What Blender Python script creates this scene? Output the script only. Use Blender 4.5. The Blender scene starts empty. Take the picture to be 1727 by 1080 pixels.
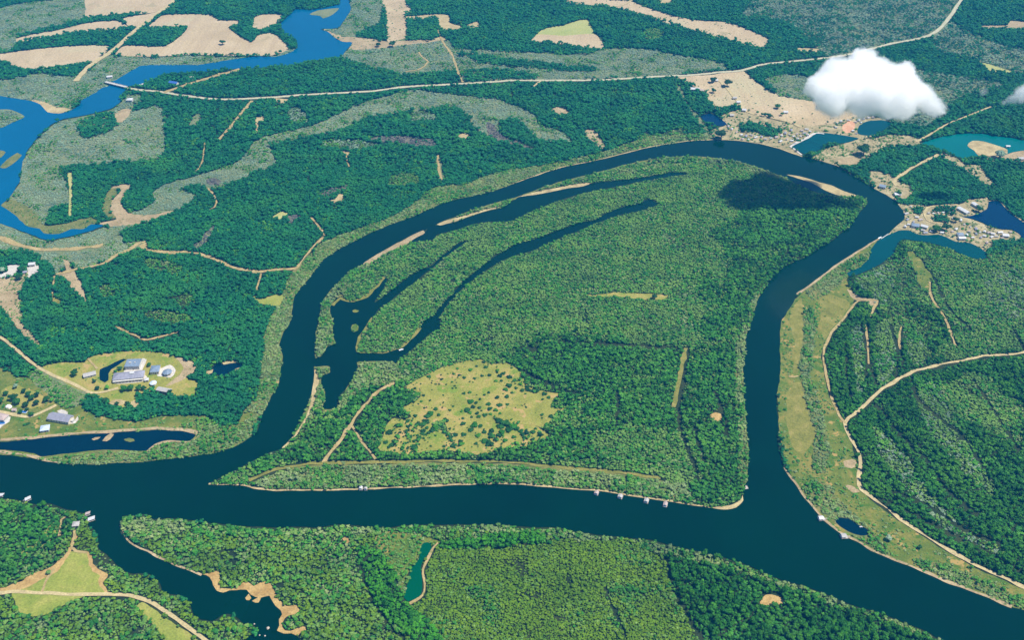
import bpy, bmesh, math, random
import numpy as np
from mathutils import Vector, noise as mnoise

random.seed(7)
rng = np.random.default_rng(11)
scene = bpy.context.scene
COL = scene.collection

# ------------------------------------------------------------------ camera geometry
FPX, CU, CV = 1695.0, 863.5, 540.0
PITCH = math.radians(36.0)
CP, SP = math.cos(PITCH), math.sin(PITCH)
CAM_H = 900.0


def ground(u, v):
    """map survey coordinates to a point on the ground, in metres"""
    x = (u - CU) / FPX
    y = (v - CV) / FPX
    t = CAM_H / (SP + y * CP)
    return x * t, (CP - y * SP) * t


def survey(X, Y):
    """inverse of ground()"""
    d = Y * CP + CAM_H * SP
    return CU + FPX * X / d, CV + FPX * (-(Y * SP - CAM_H * CP) / d)


def mpp(v):
    y = (v - CV) / FPX
    return CAM_H / (SP + y * CP) / FPX


# ------------------------------------------------------------------ object helpers
def tag(o, label=None, cat=None, group=None, kind=None):
    if label:
        o['label'] = label
    if cat:
        o['category'] = cat
    if group:
        o['group'] = group
    if kind:
        o['kind'] = kind
    return o


def link(o, parent=None):
    COL.objects.link(o)
    if parent is not None:
        o.parent = parent
    return o


def mesh_obj(name, verts, faces, mat, parent=None, smooth=False):
    me = bpy.data.meshes.new(name)
    me.from_pydata([tuple(map(float, p)) for p in verts], [], faces)
    if mat:
        for m in (mat if isinstance(mat, (list, tuple)) else [mat]):
            me.materials.append(m)
    if smooth:
        me.polygons.foreach_set('use_smooth', [True] * len(me.polygons))
    me.update()
    return link(bpy.data.objects.new(name, me), parent)


def empty(name, loc, rz=0.0):
    o = bpy.data.objects.new(name, None)
    o.location = loc
    o.rotation_euler = (0, 0, rz)
    o.empty_display_size = 1
    return link(o)


class MB:
    """collects boxes, prisms and tubes into one mesh"""
    def __init__(self):
        self.v, self.f = [], []

    def add(self, vs, fs):
        n = len(self.v)
        self.v += [tuple(p) for p in vs]
        self.f += [tuple(i + n for i in f) for f in fs]
        return self

    def box(self, x0, x1, y0, y1, z0, z1):
        vs = [(x0, y0, z0), (x1, y0, z0), (x1, y1, z0), (x0, y1, z0), (x0, y0, z1), (x1, y0, z1), (x1, y1, z1), (x0, y1, z1)]
        fs = [(3, 2, 1, 0), (4, 5, 6, 7), (0, 1, 5, 4), (1, 2, 6, 5), (2, 3, 7, 6), (3, 0, 4, 7)]
        return self.add(vs, fs)

    def cyl(self, x, y, z0, z1, r0, r1=None, n=10):
        r1 = r0 if r1 is None else r1
        vs = [(x + r0 * math.cos(6.2832 * i / n), y + r0 * math.sin(6.2832 * i / n), z0) for i in range(n)]
        vs += [(x + r1 * math.cos(6.2832 * i / n), y + r1 * math.sin(6.2832 * i / n), z1) for i in range(n)]
        fs = [(i, (i + 1) % n, n + (i + 1) % n, n + i) for i in range(n)] + [tuple(range(n - 1, -1, -1)), tuple(range(n, 2 * n))]
        return self.add(vs, fs)

    def gable(self, L, Wd, z, rise, over=0.5, th=0.25):
        a, b = L / 2 + over, Wd / 2 + over
        vs = []
        for x in (-a, a):
            vs += [(x, -b, z), (x, 0, z + rise), (x, b, z), (x, -b, z - th), (x, 0, z + rise - th), (x, b, z - th)]
        fs = [(0, 6, 7, 1), (1, 7, 8, 2), (4, 10, 9, 3), (5, 11, 10, 4), (0, 3, 9, 6), (8, 11, 5, 2), (0, 1, 4, 3), (1, 2, 5, 4), (6, 9, 10, 7), (7, 10, 11, 8)]
        return self.add(vs, fs)

    def hip(self, L, Wd, z, rise, over=0.6, th=0.25):
        a, b = L / 2 + over, Wd / 2 + over
        r = max(a - b, 0.05)
        vs = [(-a, -b, z), (a, -b, z), (a, b, z), (-a, b, z), (-r, 0, z + rise), (r, 0, z + rise),
              (-a, -b, z - th), (a, -b, z - th), (a, b, z - th), (-a, b, z - th)]
        fs = [(0, 1, 5, 4), (1, 2, 5), (2, 3, 4, 5), (3, 0, 4), (0, 6, 7, 1), (1, 7, 8, 2), (2, 8, 9, 3), (3, 9, 6, 0), (9, 8, 7, 6)]
        return self.add(vs, fs)

    def build(self, name, mat, parent=None, smooth=False):
        return mesh_obj(name, self.v, self.f, mat, parent, smooth)


# ------------------------------------------------------------------ materials
MATS = {}


def new_mat(name):
    m = bpy.data.materials.new(name)
    m.use_nodes = True
    MATS[name] = m
    nt = m.node_tree
    nt.nodes.clear()
    out = nt.nodes.new('ShaderNodeOutputMaterial')
    return m, nt, out


def N(nt, typ, **kw):
    n = nt.nodes.new(typ)
    for k, v in kw.items():
        setattr(n, k, v)
    return n


def setin(node, **kw):
    for k, v in kw.items():
        node.inputs[k.replace('_', ' ')].default_value = v


def ramp(nt, fac, stops):
    r = N(nt, 'ShaderNodeValToRGB')
    cr = r.color_ramp
    while len(cr.elements) < len(stops):
        cr.elements.new(0.5)
    for e, (p, c) in zip(cr.elements, stops):
        e.position = p
        e.color = (*c, 1)
    nt.links.new(fac, r.inputs['Fac'])
    return r.outputs['Color']


def noise_fac(nt, coord, scale, detail=4, rough=0.6, dist=0.0, stretch=None):
    if stretch:
        mp = N(nt, 'ShaderNodeMapping')
        mp.inputs['Scale'].default_value = stretch[0]
        mp.inputs['Rotation'].default_value = (0, 0, stretch[1])
        nt.links.new(coord, mp.inputs['Vector'])
        coord = mp.outputs['Vector']
    n = N(nt, 'ShaderNodeTexNoise')
    n.inputs['Scale'].default_value = scale
    n.inputs['Detail'].default_value = detail
    n.inputs['Roughness'].default_value = rough
    n.inputs['Distortion'].default_value = dist
    nt.links.new(coord, n.inputs['Vector'])
    return n.outputs['Fac']


def mixc(nt, a, b, fac, mode='MIX'):
    m = N(nt, 'ShaderNodeMix', data_type='RGBA', blend_type=mode)
    ins = [s for s in m.inputs if s.enabled]
    for s, val in ((ins[0], fac), (ins[1], a), (ins[2], b)):
        if isinstance(val, (int, float)):
            s.default_value = val
        elif isinstance(val, tuple):
            s.default_value = (*val, 1)
        else:
            nt.links.new(val, s)
    return [s for s in m.outputs if s.enabled][0]


def mrange(nt, fac, a, b, c=0.0, d=1.0):
    m = N(nt, 'ShaderNodeMapRange')
    m.inputs[1].default_value, m.inputs[2].default_value = a, b
    m.inputs[3].default_value, m.inputs[4].default_value = c, d
    nt.links.new(fac, m.inputs[0])
    return m.outputs[0]


def land_mat(name, dark, mid, light, big=0.012, fine=0.35, patch=None, rough=0.95, lines=None, spots=None, warm=0.72):
    """soil, grass or sand: broad patches, fine grain, optional mowing lines and tufts"""
    w_ = lambda c: (c[0] * 0.93, c[1] * 0.93, c[2] * warm)
    dark, mid, light = w_(dark), w_(mid), w_(light)
    patch = patch and (w_(patch[0]), *patch[1:])
    spots = spots and (w_(spots[0]), *spots[1:])
    lines = lines and (lines[0], lines[1], w_(lines[2]), lines[3])
    m, nt, out = new_mat(name)
    pos = N(nt, 'ShaderNodeNewGeometry').outputs['Position']
    f1 = noise_fac(nt, pos, big, 5, 0.65, 0.6)
    c = ramp(nt, f1, [(0.32, dark), (0.5, mid), (0.68, light)])
    if patch:
        f3 = mrange(nt, noise_fac(nt, pos, patch[1], 4, 0.6, 0.4), patch[2], patch[2] + 0.09)
        c = mixc(nt, c, patch[0], f3)
    if lines:
        fl = noise_fac(nt, pos, lines[0], 2, 0.5, 0.0, ((1.0, 0.04, 1.0), lines[1]))
        c = mixc(nt, c, lines[2], mrange(nt, fl, 0.45, 0.7, 0, lines[3]))
    f2 = noise_fac(nt, pos, fine, 3, 0.7)
    g = ramp(nt, f2, [(0.25, (0.62, 0.62, 0.62)), (0.75, (1.3, 1.3, 1.3))])
    c = mixc(nt, c, g, 1.0, 'MULTIPLY')
    if spots:
        fs = mrange(nt, noise_fac(nt, pos, spots[1], 3, 0.6), spots[2], spots[2] + 0.05)
        c = mixc(nt, c, spots[0], fs)
    b = N(nt, 'ShaderNodeBsdfPrincipled')
    setin(b, Roughness=rough)
    b.inputs['Specular IOR Level'].default_value = 0.15
    nt.links.new(c, b.inputs['Base Color'])
    nt.links.new(b.outputs[0], out.inputs['Surface'])
    return m


def plain_mat(name, col, rough=0.7, var=0.18, scale=0.6, metal=0.0, spec=0.4, stripe=None):
    m, nt, out = new_mat(name)
    tc = N(nt, 'ShaderNodeTexCoord').outputs['Object']
    f = noise_fac(nt, tc, scale, 4, 0.65)
    lo = tuple(max(0, c * (1 - var)) for c in col)
    hi = tuple(c * (1 + var) for c in col)
    c = ramp(nt, f, [(0.3, lo), (0.7, hi)])
    if stripe:
        w = N(nt, 'ShaderNodeTexWave', wave_type='BANDS', bands_direction=stripe[1])
        w.inputs['Scale'].default_value = stripe[0]
        nt.links.new(tc, w.inputs['Vector'])
        c = mixc(nt, c, stripe[2], mrange(nt, w.outputs['Fac'], 0.55, 0.95, 0, 0.55))
    b = N(nt, 'ShaderNodeBsdfPrincipled')
    setin(b, Roughness=rough, Metallic=metal)
    b.inputs['Specular IOR Level'].default_value = spec
    nt.links.new(c, b.inputs['Base Color'])
    nt.links.new(b.outputs[0], out.inputs['Surface'])
    return m


def water_mat(name, col, col2=None, rough=0.12, big=0.006):
    m, nt, out = new_mat(name)
    pos = N(nt, 'ShaderNodeNewGeometry').outputs['Position']
    f = noise_fac(nt, pos, big, 4, 0.55, 1.2)
    col2 = col2 or tuple(c * 1.35 for c in col)
    c = ramp(nt, f, [(0.3, col), (0.72, col2)])
    b = N(nt, 'ShaderNodeBsdfPrincipled')
    setin(b, IOR=1.36)
    b.inputs['Specular Tint'].default_value = (0.12, 0.70, 1.0, 1)
    fr = noise_fac(nt, pos, 0.011, 5, 0.6, 1.5, ((1.0, 2.6, 1.0), 0.5))
    nt.links.new(mrange(nt, fr, 0.3, 0.7, rough * 0.6, rough * 1.5), b.inputs['Roughness'])
    bump = N(nt, 'ShaderNodeBump')
    bump.inputs['Strength'].default_value = 0.12
    bump.inputs['Distance'].default_value = 0.35
    nt.links.new(noise_fac(nt, pos, 0.16, 4, 0.6, 0.3), bump.inputs['Height'])
    nt.links.new(bump.outputs[0], b.inputs['Normal'])
    nt.links.new(c, b.inputs['Base Color'])
    nt.links.new(b.outputs[0], out.inputs['Surface'])
    return m


def leaf_mat(name, tones, patch=None, amt=0.5, psize=0.014):
    """foliage: tone differs from plant to plant and from stand to stand"""
    m, nt, out = new_mat(name)
    oi = N(nt, 'ShaderNodeObjectInfo')
    geo = N(nt, 'ShaderNodeNewGeometry')
    k = len(tones)
    c = ramp(nt, oi.outputs['Random'], [((i + 0.5) / k, t) for i, t in enumerate(tones)])
    if patch:
        f = mrange(nt, noise_fac(nt, geo.outputs['Position'], psize, 4, 0.6, 0.5), 0.5, 0.66, 0, amt)
        c = mixc(nt, c, patch, f)
    # stands of darker and lighter growth, in drifts tens of metres long
    fs = noise_fac(nt, geo.outputs['Position'], 0.020, 5, 0.62, 0.8, ((0.55, 1.5, 1.0), 0.25))
    g = ramp(nt, fs, [(0.30, (0.58, 0.66, 0.72)), (0.50, (1.0, 1.0, 1.0)), (0.72, (1.28, 1.16, 1.05))])
    c = mixc(nt, c, g, 1.0, 'MULTIPLY')
    b = N(nt, 'ShaderNodeBsdfPrincipled')
    setin(b, Roughness=0.65)
    b.inputs['Specular IOR Level'].default_value = 0.2
    nt.links.new(c, b.inputs['Base Color'])
    nt.links.new(b.outputs[0], out.inputs['Surface'])
    return m

# ------------------------------------------------------------------ ground materials
soil = land_mat('shaded_forest_floor', (0.012, 0.026, 0.010), (0.020, 0.036, 0.013), (0.036, 0.048, 0.018))  # darkened so tree gaps read as shadowed growth; the shade is in the colour
sand = land_mat('pale_sand', (0.30, 0.23, 0.14), (0.42, 0.33, 0.21), (0.52, 0.42, 0.28), 0.05, 0.5)
orange = land_mat('orange_earth', (0.33, 0.20, 0.08), (0.42, 0.28, 0.13), (0.50, 0.35, 0.18), 0.06, 0.5)
tan = land_mat('tan_earth', (0.28, 0.21, 0.11), (0.37, 0.28, 0.16), (0.45, 0.35, 0.21), 0.03, 0.4, spots=((0.10, 0.14, 0.04), 0.18, 0.62), warm=0.9)
dry = land_mat('dry_field', (0.42, 0.32, 0.19), (0.48, 0.37, 0.23), (0.53, 0.42, 0.28), 0.010, 0.25, patch=((0.46, 0.39, 0.24), 0.006, 0.54), lines=(0.06, 0.4, (0.40, 0.30, 0.19), 0.6), spots=((0.36, 0.29, 0.17), 0.02, 0.62), warm=0.88)
pinkish = land_mat('dry_scrub_field', (0.36, 0.28, 0.20), (0.45, 0.34, 0.26), (0.50, 0.40, 0.30), 0.02, 0.3, spots=((0.14, 0.17, 0.10), 0.12, 0.60))
meadow_m = land_mat('meadow_grass', (0.19, 0.21, 0.045), (0.27, 0.265, 0.065), (0.37, 0.29, 0.11), 0.030, 0.5, patch=((0.17, 0.24, 0.035), 0.035, 0.55), spots=((0.40, 0.28, 0.13), 0.045, 0.60))
lawn = land_mat('lush_grass', (0.17, 0.23, 0.040), (0.25, 0.28, 0.060), (0.33, 0.32, 0.095), 0.025, 0.45, patch=((0.34, 0.28, 0.10), 0.03, 0.60))
green_field = land_mat('green_field', (0.30, 0.34, 0.13), (0.36, 0.37, 0.16), (0.44, 0.40, 0.20), 0.01, 0.3)
grassy = land_mat('olive_grass', (0.08, 0.13, 0.022), (0.14, 0.17, 0.034), (0.26, 0.21, 0.065), 0.030, 0.6, patch=((0.07, 0.14, 0.018), 0.045, 0.53), spots=((0.36, 0.25, 0.10), 0.05, 0.61))
scrubfloor = land_mat('scrub_floor', (0.12, 0.16, 0.09), (0.17, 0.20, 0.12), (0.23, 0.24, 0.15), 0.03, 0.4, spots=((0.36, 0.29, 0.19), 0.08, 0.70))
bankfloor = land_mat('bank_floor', (0.10, 0.13, 0.040), (0.15, 0.165, 0.055), (0.22, 0.20, 0.085), 0.05, 0.5, spots=((0.36, 0.28, 0.14), 0.06, 0.66))
deadfloor = land_mat('bare_grey_floor', (0.09, 0.09, 0.09), (0.13, 0.125, 0.12), (0.19, 0.175, 0.15), 0.05, 0.5)
gravel = land_mat('pale_gravel', (0.46, 0.43, 0.38), (0.54, 0.50, 0.44), (0.61, 0.57, 0.51), 0.05, 0.6, warm=0.95)
roadm = land_mat('dirt_road', (0.38, 0.31, 0.21), (0.47, 0.38, 0.25), (0.55, 0.45, 0.30), 0.08, 0.6)
trackm = land_mat('dirt_track', (0.29, 0.22, 0.11), (0.38, 0.29, 0.16), (0.45, 0.35, 0.21), 0.08, 0.6, spots=((0.20, 0.21, 0.07), 0.12, 0.62))
greyroad = land_mat('gravel_highway', (0.40, 0.38, 0.32), (0.46, 0.43, 0.37), (0.52, 0.49, 0.43), 0.05, 0.5)
lane_m = land_mat('grassy_lane', (0.14, 0.15, 0.035), (0.20, 0.195, 0.050), (0.28, 0.24, 0.085), 0.06, 0.5)
redm = land_mat('red_earth', (0.50, 0.26, 0.19), (0.60, 0.32, 0.24), (0.62, 0.42, 0.34), 0.05, 0.5)
rubble = land_mat('rubble_ground', (0.24, 0.20, 0.13), (0.34, 0.28, 0.19), (0.46, 0.39, 0.29), 0.045, 0.3, spots=((0.11, 0.14, 0.06), 0.06, 0.57))
river_m = water_mat('river_water', (0.0, 0.012, 0.0025), (0.0, 0.0175, 0.0045))
blue_m = water_mat('blue_river_water', (0.0, 0.078, 0.17), (0.0, 0.092, 0.20))
bluepond_m = water_mat('blue_pond_water', (0.0, 0.015, 0.045))
darkpond_m = water_mat('dark_pond_water', (0.0, 0.010, 0.018))
teal_m = water_mat('teal_pond_water', (0.0, 0.060, 0.022), (0.0, 0.075, 0.028))
tealblue_m = water_mat('teal_blue_water', (0.0, 0.042, 0.042), (0.0, 0.054, 0.052))
turq_m = water_mat('turquoise_water', (0.0, 0.10, 0.090), (0.0, 0.125, 0.108))

# ------------------------------------------------------------------ the survey: every patch of land and water, in painting order
# class letters pick what grows there (see PLANTING); '.' is bare, '~' is water
REG = []


def A(name, label, cls, mat, pts, rough=1.0, cat=None):
    REG.append(dict(name=name, label=label, cls=cls, mat=mat, rough=rough, cat=cat,
                    pts=[tuple(float(a) for a in p.split(',')) for p in pts.split()]))


# --- forest stands with a character of their own (no sheet: they stand on the forest floor)
A('stand', '', 'E', None, '1353,262 1400,268 1490,240 1560,245 1650,262 1730,270 1900,300 2050,420 2050,1150 1800,1060 1706,1025 1591,980 1476,932 1401,887 1336,810 1313,715 1318,540 1343,497 1471,410 1496,397 1525,370 1496,330 1436,296')
A('stand', '', 'F', None, '1400,268 1490,240 1560,245 1650,262 1730,270 1900,300 1900,430 1727,412 1664,432 1612,408 1520,390 1500,330')
A('stand', '', 'N', None, '-200,835 0,841 85,851 140,865 147,885 166,925 200,957 270,986 322,1022 375,1038 414,1054 436,1062 420,1080 400,1300 -300,1300 -300,835')
A('stand', '', 'N', None, '207,872 257,876 375,885 544,890 682,887 842,886 971,897 1126,920 1264,956 1386,1000 1521,1050 1590,1080 1700,1300 420,1300 520,1100 496,1072 473,1031 418,1001 366,997 265,940 204,890')
A('stand', '', 'Q', None, '1060,905 1126,918 1264,954 1386,998 1521,1048 1590,1079 1700,1300 1240,1300 1190,1085 1159,1035 1136,995 1129,957 1114,935')

# --- far north: fields and scrub
A('dry_field', 'pinkish dry field at the top edge left of the straight pale road', '.', dry, '140,-25 142,0 142,27 200,24 268,19 292,-2 305,-25')
A('dry_field', 'small tan field in the elbow beside the straight pale road', '.', dry, '270,20 245,24 208,31 215,42 230,45 250,35')
A('dry_field', 'large tan field left of the straight pale road above the river bend', '.', dry, '-120,100 0,90 50,84 125,77 185,79 160,102 140,107 105,112 50,117 25,114 0,102 -120,115')
A('dry_field', 'narrow tan field between two dark woods at the upper left', '.', dry, '25,66 60,57 100,50 140,40 195,35 217,46 170,51 125,55 70,64 27,71')
A('dry_field', 'broad tan field with a stepped edge above the blue river', '.', dry, '277,25 357,25 370,34 404,35 400,42 385,46 425,71 434,60 459,56 487,82 464,92 432,94 400,94 325,92 262,95 195,92 210,77 280,77 315,46 250,46 262,34')
A('dry_field', 'tan field corner on the blue river bank beside the stepped field', '.', dry, '425,48 432,27 477,25 470,36 457,45 432,50')
A('dry_field', 'pinkish strip of dry ground running down from the top edge', 's', pinkish, '638,-25 641,0 650,20 652,37 654,70 684,65 687,37 682,27 694,15 684,0 690,-25')
A('sand_clearing', 'forked sandy clearing in the woods right of the pinkish strip', '.', sand, '679,28 705,26 732,24 757,26 758,38 782,46 745,50 737,30 706,32')
A('sand_clearing', 'small sandy clearing beside the forked one', '.', sand, '788,42 806,36 808,46 790,46')
A('sand_clearing', 'sandy clearing under the forked one at the lane end', '.', sand, '733,64 752,63 752,70 737,70')
A('green_field', 'triangular field with a green upper half beside dark forest', '.', green_field, '896,69 914,50 950,42 989,33 1002,56 1018,81 964,77 930,72')
A('dry_field', 'tan lower half of the triangular field', '.', dry, '896,69 906,58 950,60 1004,58 1018,81 964,77 930,72')
A('dry_field', 'long tan strip curving through the dark forest at the top', 's', dry, '952,2 985,-8 1030,-2 1064,2 1089,12 1139,27 1184,35 1221,37 1254,47 1296,67 1286,80 1239,70 1189,56 1151,47 1101,32 1060,18 1030,11 985,8')
A('sand_clearing', 'little sandy clearing at the top edge right of the tan strip', '.', sand, '1112,-6 1130,-4 1134,4 1116,7')
A('sand_clearing', 'thin sandy strip in pale scrub near the top edge', '.', sand, '1320,4 1355,8 1359,11 1326,9')
A('sand_clearing', 'long thin sandy clearing just above the pale highway', '.', sand, '1340,81 1390,83 1394,88 1346,86')
A('sand_clearing', 'tan clearing at the right edge beyond the highway', '.', tan, '1652,43 1700,42 1702,35 1730,37 1800,40 1800,47 1730,48 1660,48')
A('sand_clearing', 'yellowish clearing in the wood beyond the white cloud', '.', green_field, '1650,103 1672,109 1698,116 1722,126 1700,123 1668,119')
A('scrub_ground', 'blue grey scrub at the top left corner', 'S', scrubfloor, '-120,30 0,12 60,2 140,0 140,30 90,45 30,60 25,80 0,88 -120,95')
A('scrub_ground', 'vast grey green scrub plain at the upper right', 'Z', scrubfloor, '1250,25 1300,-25 1610,-25 1612,15 1590,46 1560,60 1530,68 1471,81 1400,96 1372,75 1330,40 1296,30')
A('scrub_ground', 'grey scrub right of the pale highway at the top', 'Z', scrubfloor, '1575,58 1602,38 1650,60 1727,85 1800,95 1800,130 1727,125 1640,100 1600,92 1571,75')
A('scrub_ground', 'grey scrub left of the white cloud', 'S', scrubfloor, '1290,132 1350,127 1372,140 1370,170 1340,165 1310,158')
A('scrub_ground', 'grey scrub right of the white cloud', 'Z', scrubfloor, '1540,118 1600,128 1690,140 1690,150 1620,165 1590,195 1560,215 1500,205 1540,190 1580,165')
A('scrub_ground', 'pale scrub belt above the white highway in the middle distance', 'S', scrubfloor, '574,97 609,92 644,87 682,77 757,67 764,80 857,85 900,88 959,92 1024,82 1079,82 1114,87 1164,97 1214,105 1228,115 1189,121 1114,127 1014,133 914,136 800,139 784,140 777,125 757,120 719,125 682,127 644,117 609,107')
A('stand', '', 'F', None, '772,92 800,92 864,100 930,110 1006,116 1000,121 930,118 864,112 810,106')
A('stand', '', 'F', None, '782,122 844,117 880,122 913,130 890,134 840,137 787,138')
A('stand', '', 'F', None, '767,75 864,78 960,85 1010,85 990,91 864,87 775,82')
A('scrub_ground', 'scrub on the far bank of the blue river under the stepped field', 'S', scrubfloor, '195,94 262,97 325,94 400,96 432,96 464,94 485,84 500,82 469,96 400,100 337,110 262,110 235,113 212,126 195,136 150,135 155,115 180,95')
A('scrub_ground', 'scrub and grass by the near end of the bridge at the far left', 'S', scrubfloor, '-120,120 0,135 60,125 127,128 150,120 180,135 183,145 160,157 137,170 120,185 100,190 67,176 25,166 0,162 -120,160')
A('sand_bank', 'sandy point on the blue river left of the bridge', '.', sand, '50,168 75,172 95,180 118,184 100,192 80,189 67,177')
A('scrub_ground', 'scrub on the river bank below the pinkish strip', 'S', scrubfloor, '589,-20 592,15 582,32 569,48 545,48 562,63 594,72 582,88 575,96 620,90 680,78 684,66 654,70 600,60 640,38 645,10 636,-20')
A('sand_clearing', 'sandy shore where the river bends below the pinkish strip', 's', tan, '545,48 575,60 620,64 655,70 690,68 740,67 730,71 690,75 640,82 600,84 588,82 594,72 577,70')
A('tan_ground', 'tan farmland in the river bend beneath the white cloud', 's', dry, '1139,130 1200,126 1251,119 1275,138 1296,152 1320,162 1346,167 1400,175 1450,185 1470,198 1436,203 1406,208 1371,212 1333,207 1296,198 1254,185 1246,178 1222,184 1209,185 1195,172 1189,157 1164,143')
A('rubble_ground', 'pale built up ground between farmland and river', 'r', rubble, '1250,185 1296,200 1371,212 1406,208 1440,198 1480,198 1500,205 1480,225 1448,236 1400,228 1376,224 1356,235 1333,245 1353,264 1326,254 1296,246 1264,241 1239,237 1209,236 1199,222 1219,213 1226,210 1214,198 1230,190')
A('red_earth', 'red earth patch between the two small ponds beneath the cloud', '.', redm, '1421,212 1432,204 1442,207 1440,220 1428,225 1420,220', 0.5)
A('stand', '', 'F', None, '1240,212 1275,208 1300,216 1318,222 1306,231 1280,226 1256,222')
A('tan_ground', 'tan ground and scrub between the river and the turquoise lake', 'b', rubble, '1396,250 1421,243 1448,236 1500,228 1530,228 1552,236 1556,245 1500,248 1470,262 1425,282 1400,276 1370,266')
A('tan_ground', 'small tan triangle beside the main river under the lake', '.', tan, '1413,270 1440,265 1450,275 1425,281')
A('sand_spit', 'brown ground behind the sand tongue in the turquoise lake', 's', tan, '1662,266 1700,258 1699,250 1727,252 1800,255 1800,275 1727,274 1700,270 1676,273')
A('tan_ground', 'rocky tan strip below the turquoise lake', 'r', rubble, '1585,258 1610,266 1635,278 1655,280 1660,288 1668,302 1680,312 1665,312 1640,296 1615,280 1590,268', 1.5)
A('rubble_ground', 'pale village ground on the point between the river and the dark pond', 'r', rubble, '1513,344 1530,345 1560,346 1577,347 1616,346 1632,336 1652,336 1664,332 1668,340 1664,354 1640,364 1625,366 1643,371 1666,381 1690,388 1706,388 1722,398 1718,406 1680,408 1664,424 1637,412 1612,408 1583,397 1569,397 1549,397 1533,389 1516,391 1496,398 1513,380 1525,370 1522,355')
A('rubble_ground', 'pale sandy yard on the river bank above the village', 'r', rubble, '1466,290 1500,294 1512,302 1540,318 1536,330 1516,340 1496,330 1470,314')
A('stand', '', 'F', None, '1568,350 1600,347 1613,350 1612,362 1590,362 1570,358')
A('stand', '', 'F', None, '1570,368 1590,366 1602,370 1598,376 1580,376')
A('stand', '', 'F', None, '1535,354 1550,350 1556,356 1552,364 1540,360')

# --- north bank woods: scrub belts, clearings
A('scrub_ground', 'grey scrub block with a square corner beside the blue river', 'S', scrubfloor, '215,190 240,184 262,178 276,184 276,262 268,270 240,272 170,277 120,281 98,288 105,296 113,310 115,345 85,350 80,372 70,385 45,381 20,355 15,337 32,310 36,285 40,270 57,242 87,212 107,203 140,196 185,186 205,172 215,160 235,160 240,170 225,185 205,205 195,200')
A('stand', '', 'F', None, '130,215 160,197 192,192 197,210 182,225 160,231 140,232')
A('stand', '', 'F', None, '80,372 85,350 115,345 120,366 110,376 90,383')
A('tan_ground', 'tan tongue of bare ground reaching the blue river inlet', '.', tan, '193,198 200,186 222,184 216,196 206,206 196,204')
A('bank_ground', 'pale reedy shore along the blue river inlet', 'b', bankfloor, '15,337 30,340 60,360 75,380 110,378 130,372 160,366 165,376 155,380 140,388 120,388 100,396 75,395 67,388 45,383 30,368 15,356 2,347')
A('dry_strip', 'straight yellowish strip between the scrub block and the dark wood', '.', green_field, '114,292 122,291 122,325 121,366 116,366 117,325', 0.6)
A('scrub_ground', 'long grey scrub belt winding through the dark forest', 'S', scrubfloor, '180,382 225,357 262,341 257,327 275,312 335,296 400,273 432,237 482,222 532,210 572,192 607,175 644,164 694,152 744,157 782,162 832,167 864,177 896,190 911,210 946,222 964,238 914,236 889,218 864,200 845,205 840,228 822,230 802,217 787,195 764,180 719,185 644,195 607,205 572,220 557,226 494,237 457,247 467,275 432,292 375,315 350,319 332,311 300,320 312,322 331,332 295,357 250,375')
A('dead_stand_ground', 'bare grey patch in the scrub belt', 'K', deadfloor, '346,304 362,300 375,308 366,312 350,310')
A('sand_bank', 's shaped tan scar in the dark forest', '.', tan, '187,318 200,312 220,312 213,325 203,340 208,352 222,361 250,363 295,356 280,366 250,374 215,380 182,382 165,376 197,370 186,354 190,337 205,320')
A('scrub_ground', 'thin scrub beside the s shaped scar', 'b', bankfloor, '172,352 177,335 187,318 200,320 190,337 185,355 196,368 180,366')
A('scrub_ground', 'pale scrub below the s shaped scar and along the inlet', 'S', scrubfloor, '-100,378 0,377 37,392 60,401 82,407 107,403 145,394 182,384 250,377 225,383 207,395 205,408 220,410 240,408 243,420 215,425 180,440 135,455 128,456 118,440 95,465 88,445 70,440 60,430 0,425 -100,430')
A('stand', '', 'F', None, '-100,440 0,433 40,424 68,432 66,440 30,442 0,445 -100,452')
A('tan_ground', 'tan wedge running down into the dark forest on the left', '.', tan, '107,436 115,440 124,456 138,478 140,490 146,512 134,498 120,485 108,468 95,466 100,460 112,456')
A('sand_clearing', 'small yellow clearing left of the tan wedge', '.', lane_m, '88,495 98,505 104,513 92,514')
A('tan_ground', 'tan rough ground along the left edge', 'b', tan, '-120,472 0,470 30,466 62,452 50,470 38,484 33,496 35,510 40,545 60,570 70,585 55,580 30,556 15,535 0,520 -120,510')
A('gravel_yard', 'white gravel yard at the left edge', '.', gravel, '-60,470 0,469 20,466 30,457 35,448 12,449 14,457 0,462 -60,462', 0.5)
A('gravel_yard', 'pinkish gravel yard right of the white one', '.', gravel, '46,450 64,448 65,460 52,466 44,470 47,460', 0.5)
A('stand', '', 'V', None, '240,438 270,440 300,446 312,456 290,462 262,458 244,450')
A('stand', '', 'V', None, '168,480 186,484 196,498 182,506 168,496')
A('stand', '', 'V', None, '300,500 322,496 330,508 316,520 300,516')
A('stand', '', 'V', None, '240,530 290,524 330,540 300,548 262,544')
A('stand', '', 'I', None, '655,300 700,295 712,306 680,314 656,312')
A('stand', '', 'S', None, '486,186 500,180 514,192 520,206 500,210 488,204')
A('stand', '', 'S', None, '690,190 720,188 740,200 716,206 694,202')
A('stand', '', 'I', None, '1086,52 1110,50 1116,62 1092,68')
A('stand', '', 'V', None, '1080,240 1120,222 1150,214 1160,222 1120,240 1090,250')
A('stand', '', 'S', None, '540,240 600,236 640,246 600,252 556,250')
A('dead_stand_ground', 'purple grey bare stand in the middle of the dark forest', 'K', deadfloor, '620,236 640,230 690,230 734,237 735,247 700,246 660,240')
A('dead_stand_ground', 'grey bare slope at the right end of the scrub belt', 'K', deadfloor, '820,205 834,212 850,232 880,240 908,255 890,250 850,240 824,228')
A('dead_stand_ground', 'slanting grey streak in the dark forest', 'K', scrubfloor, '325,418 340,400 360,381 364,385 350,406 334,422')
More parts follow.
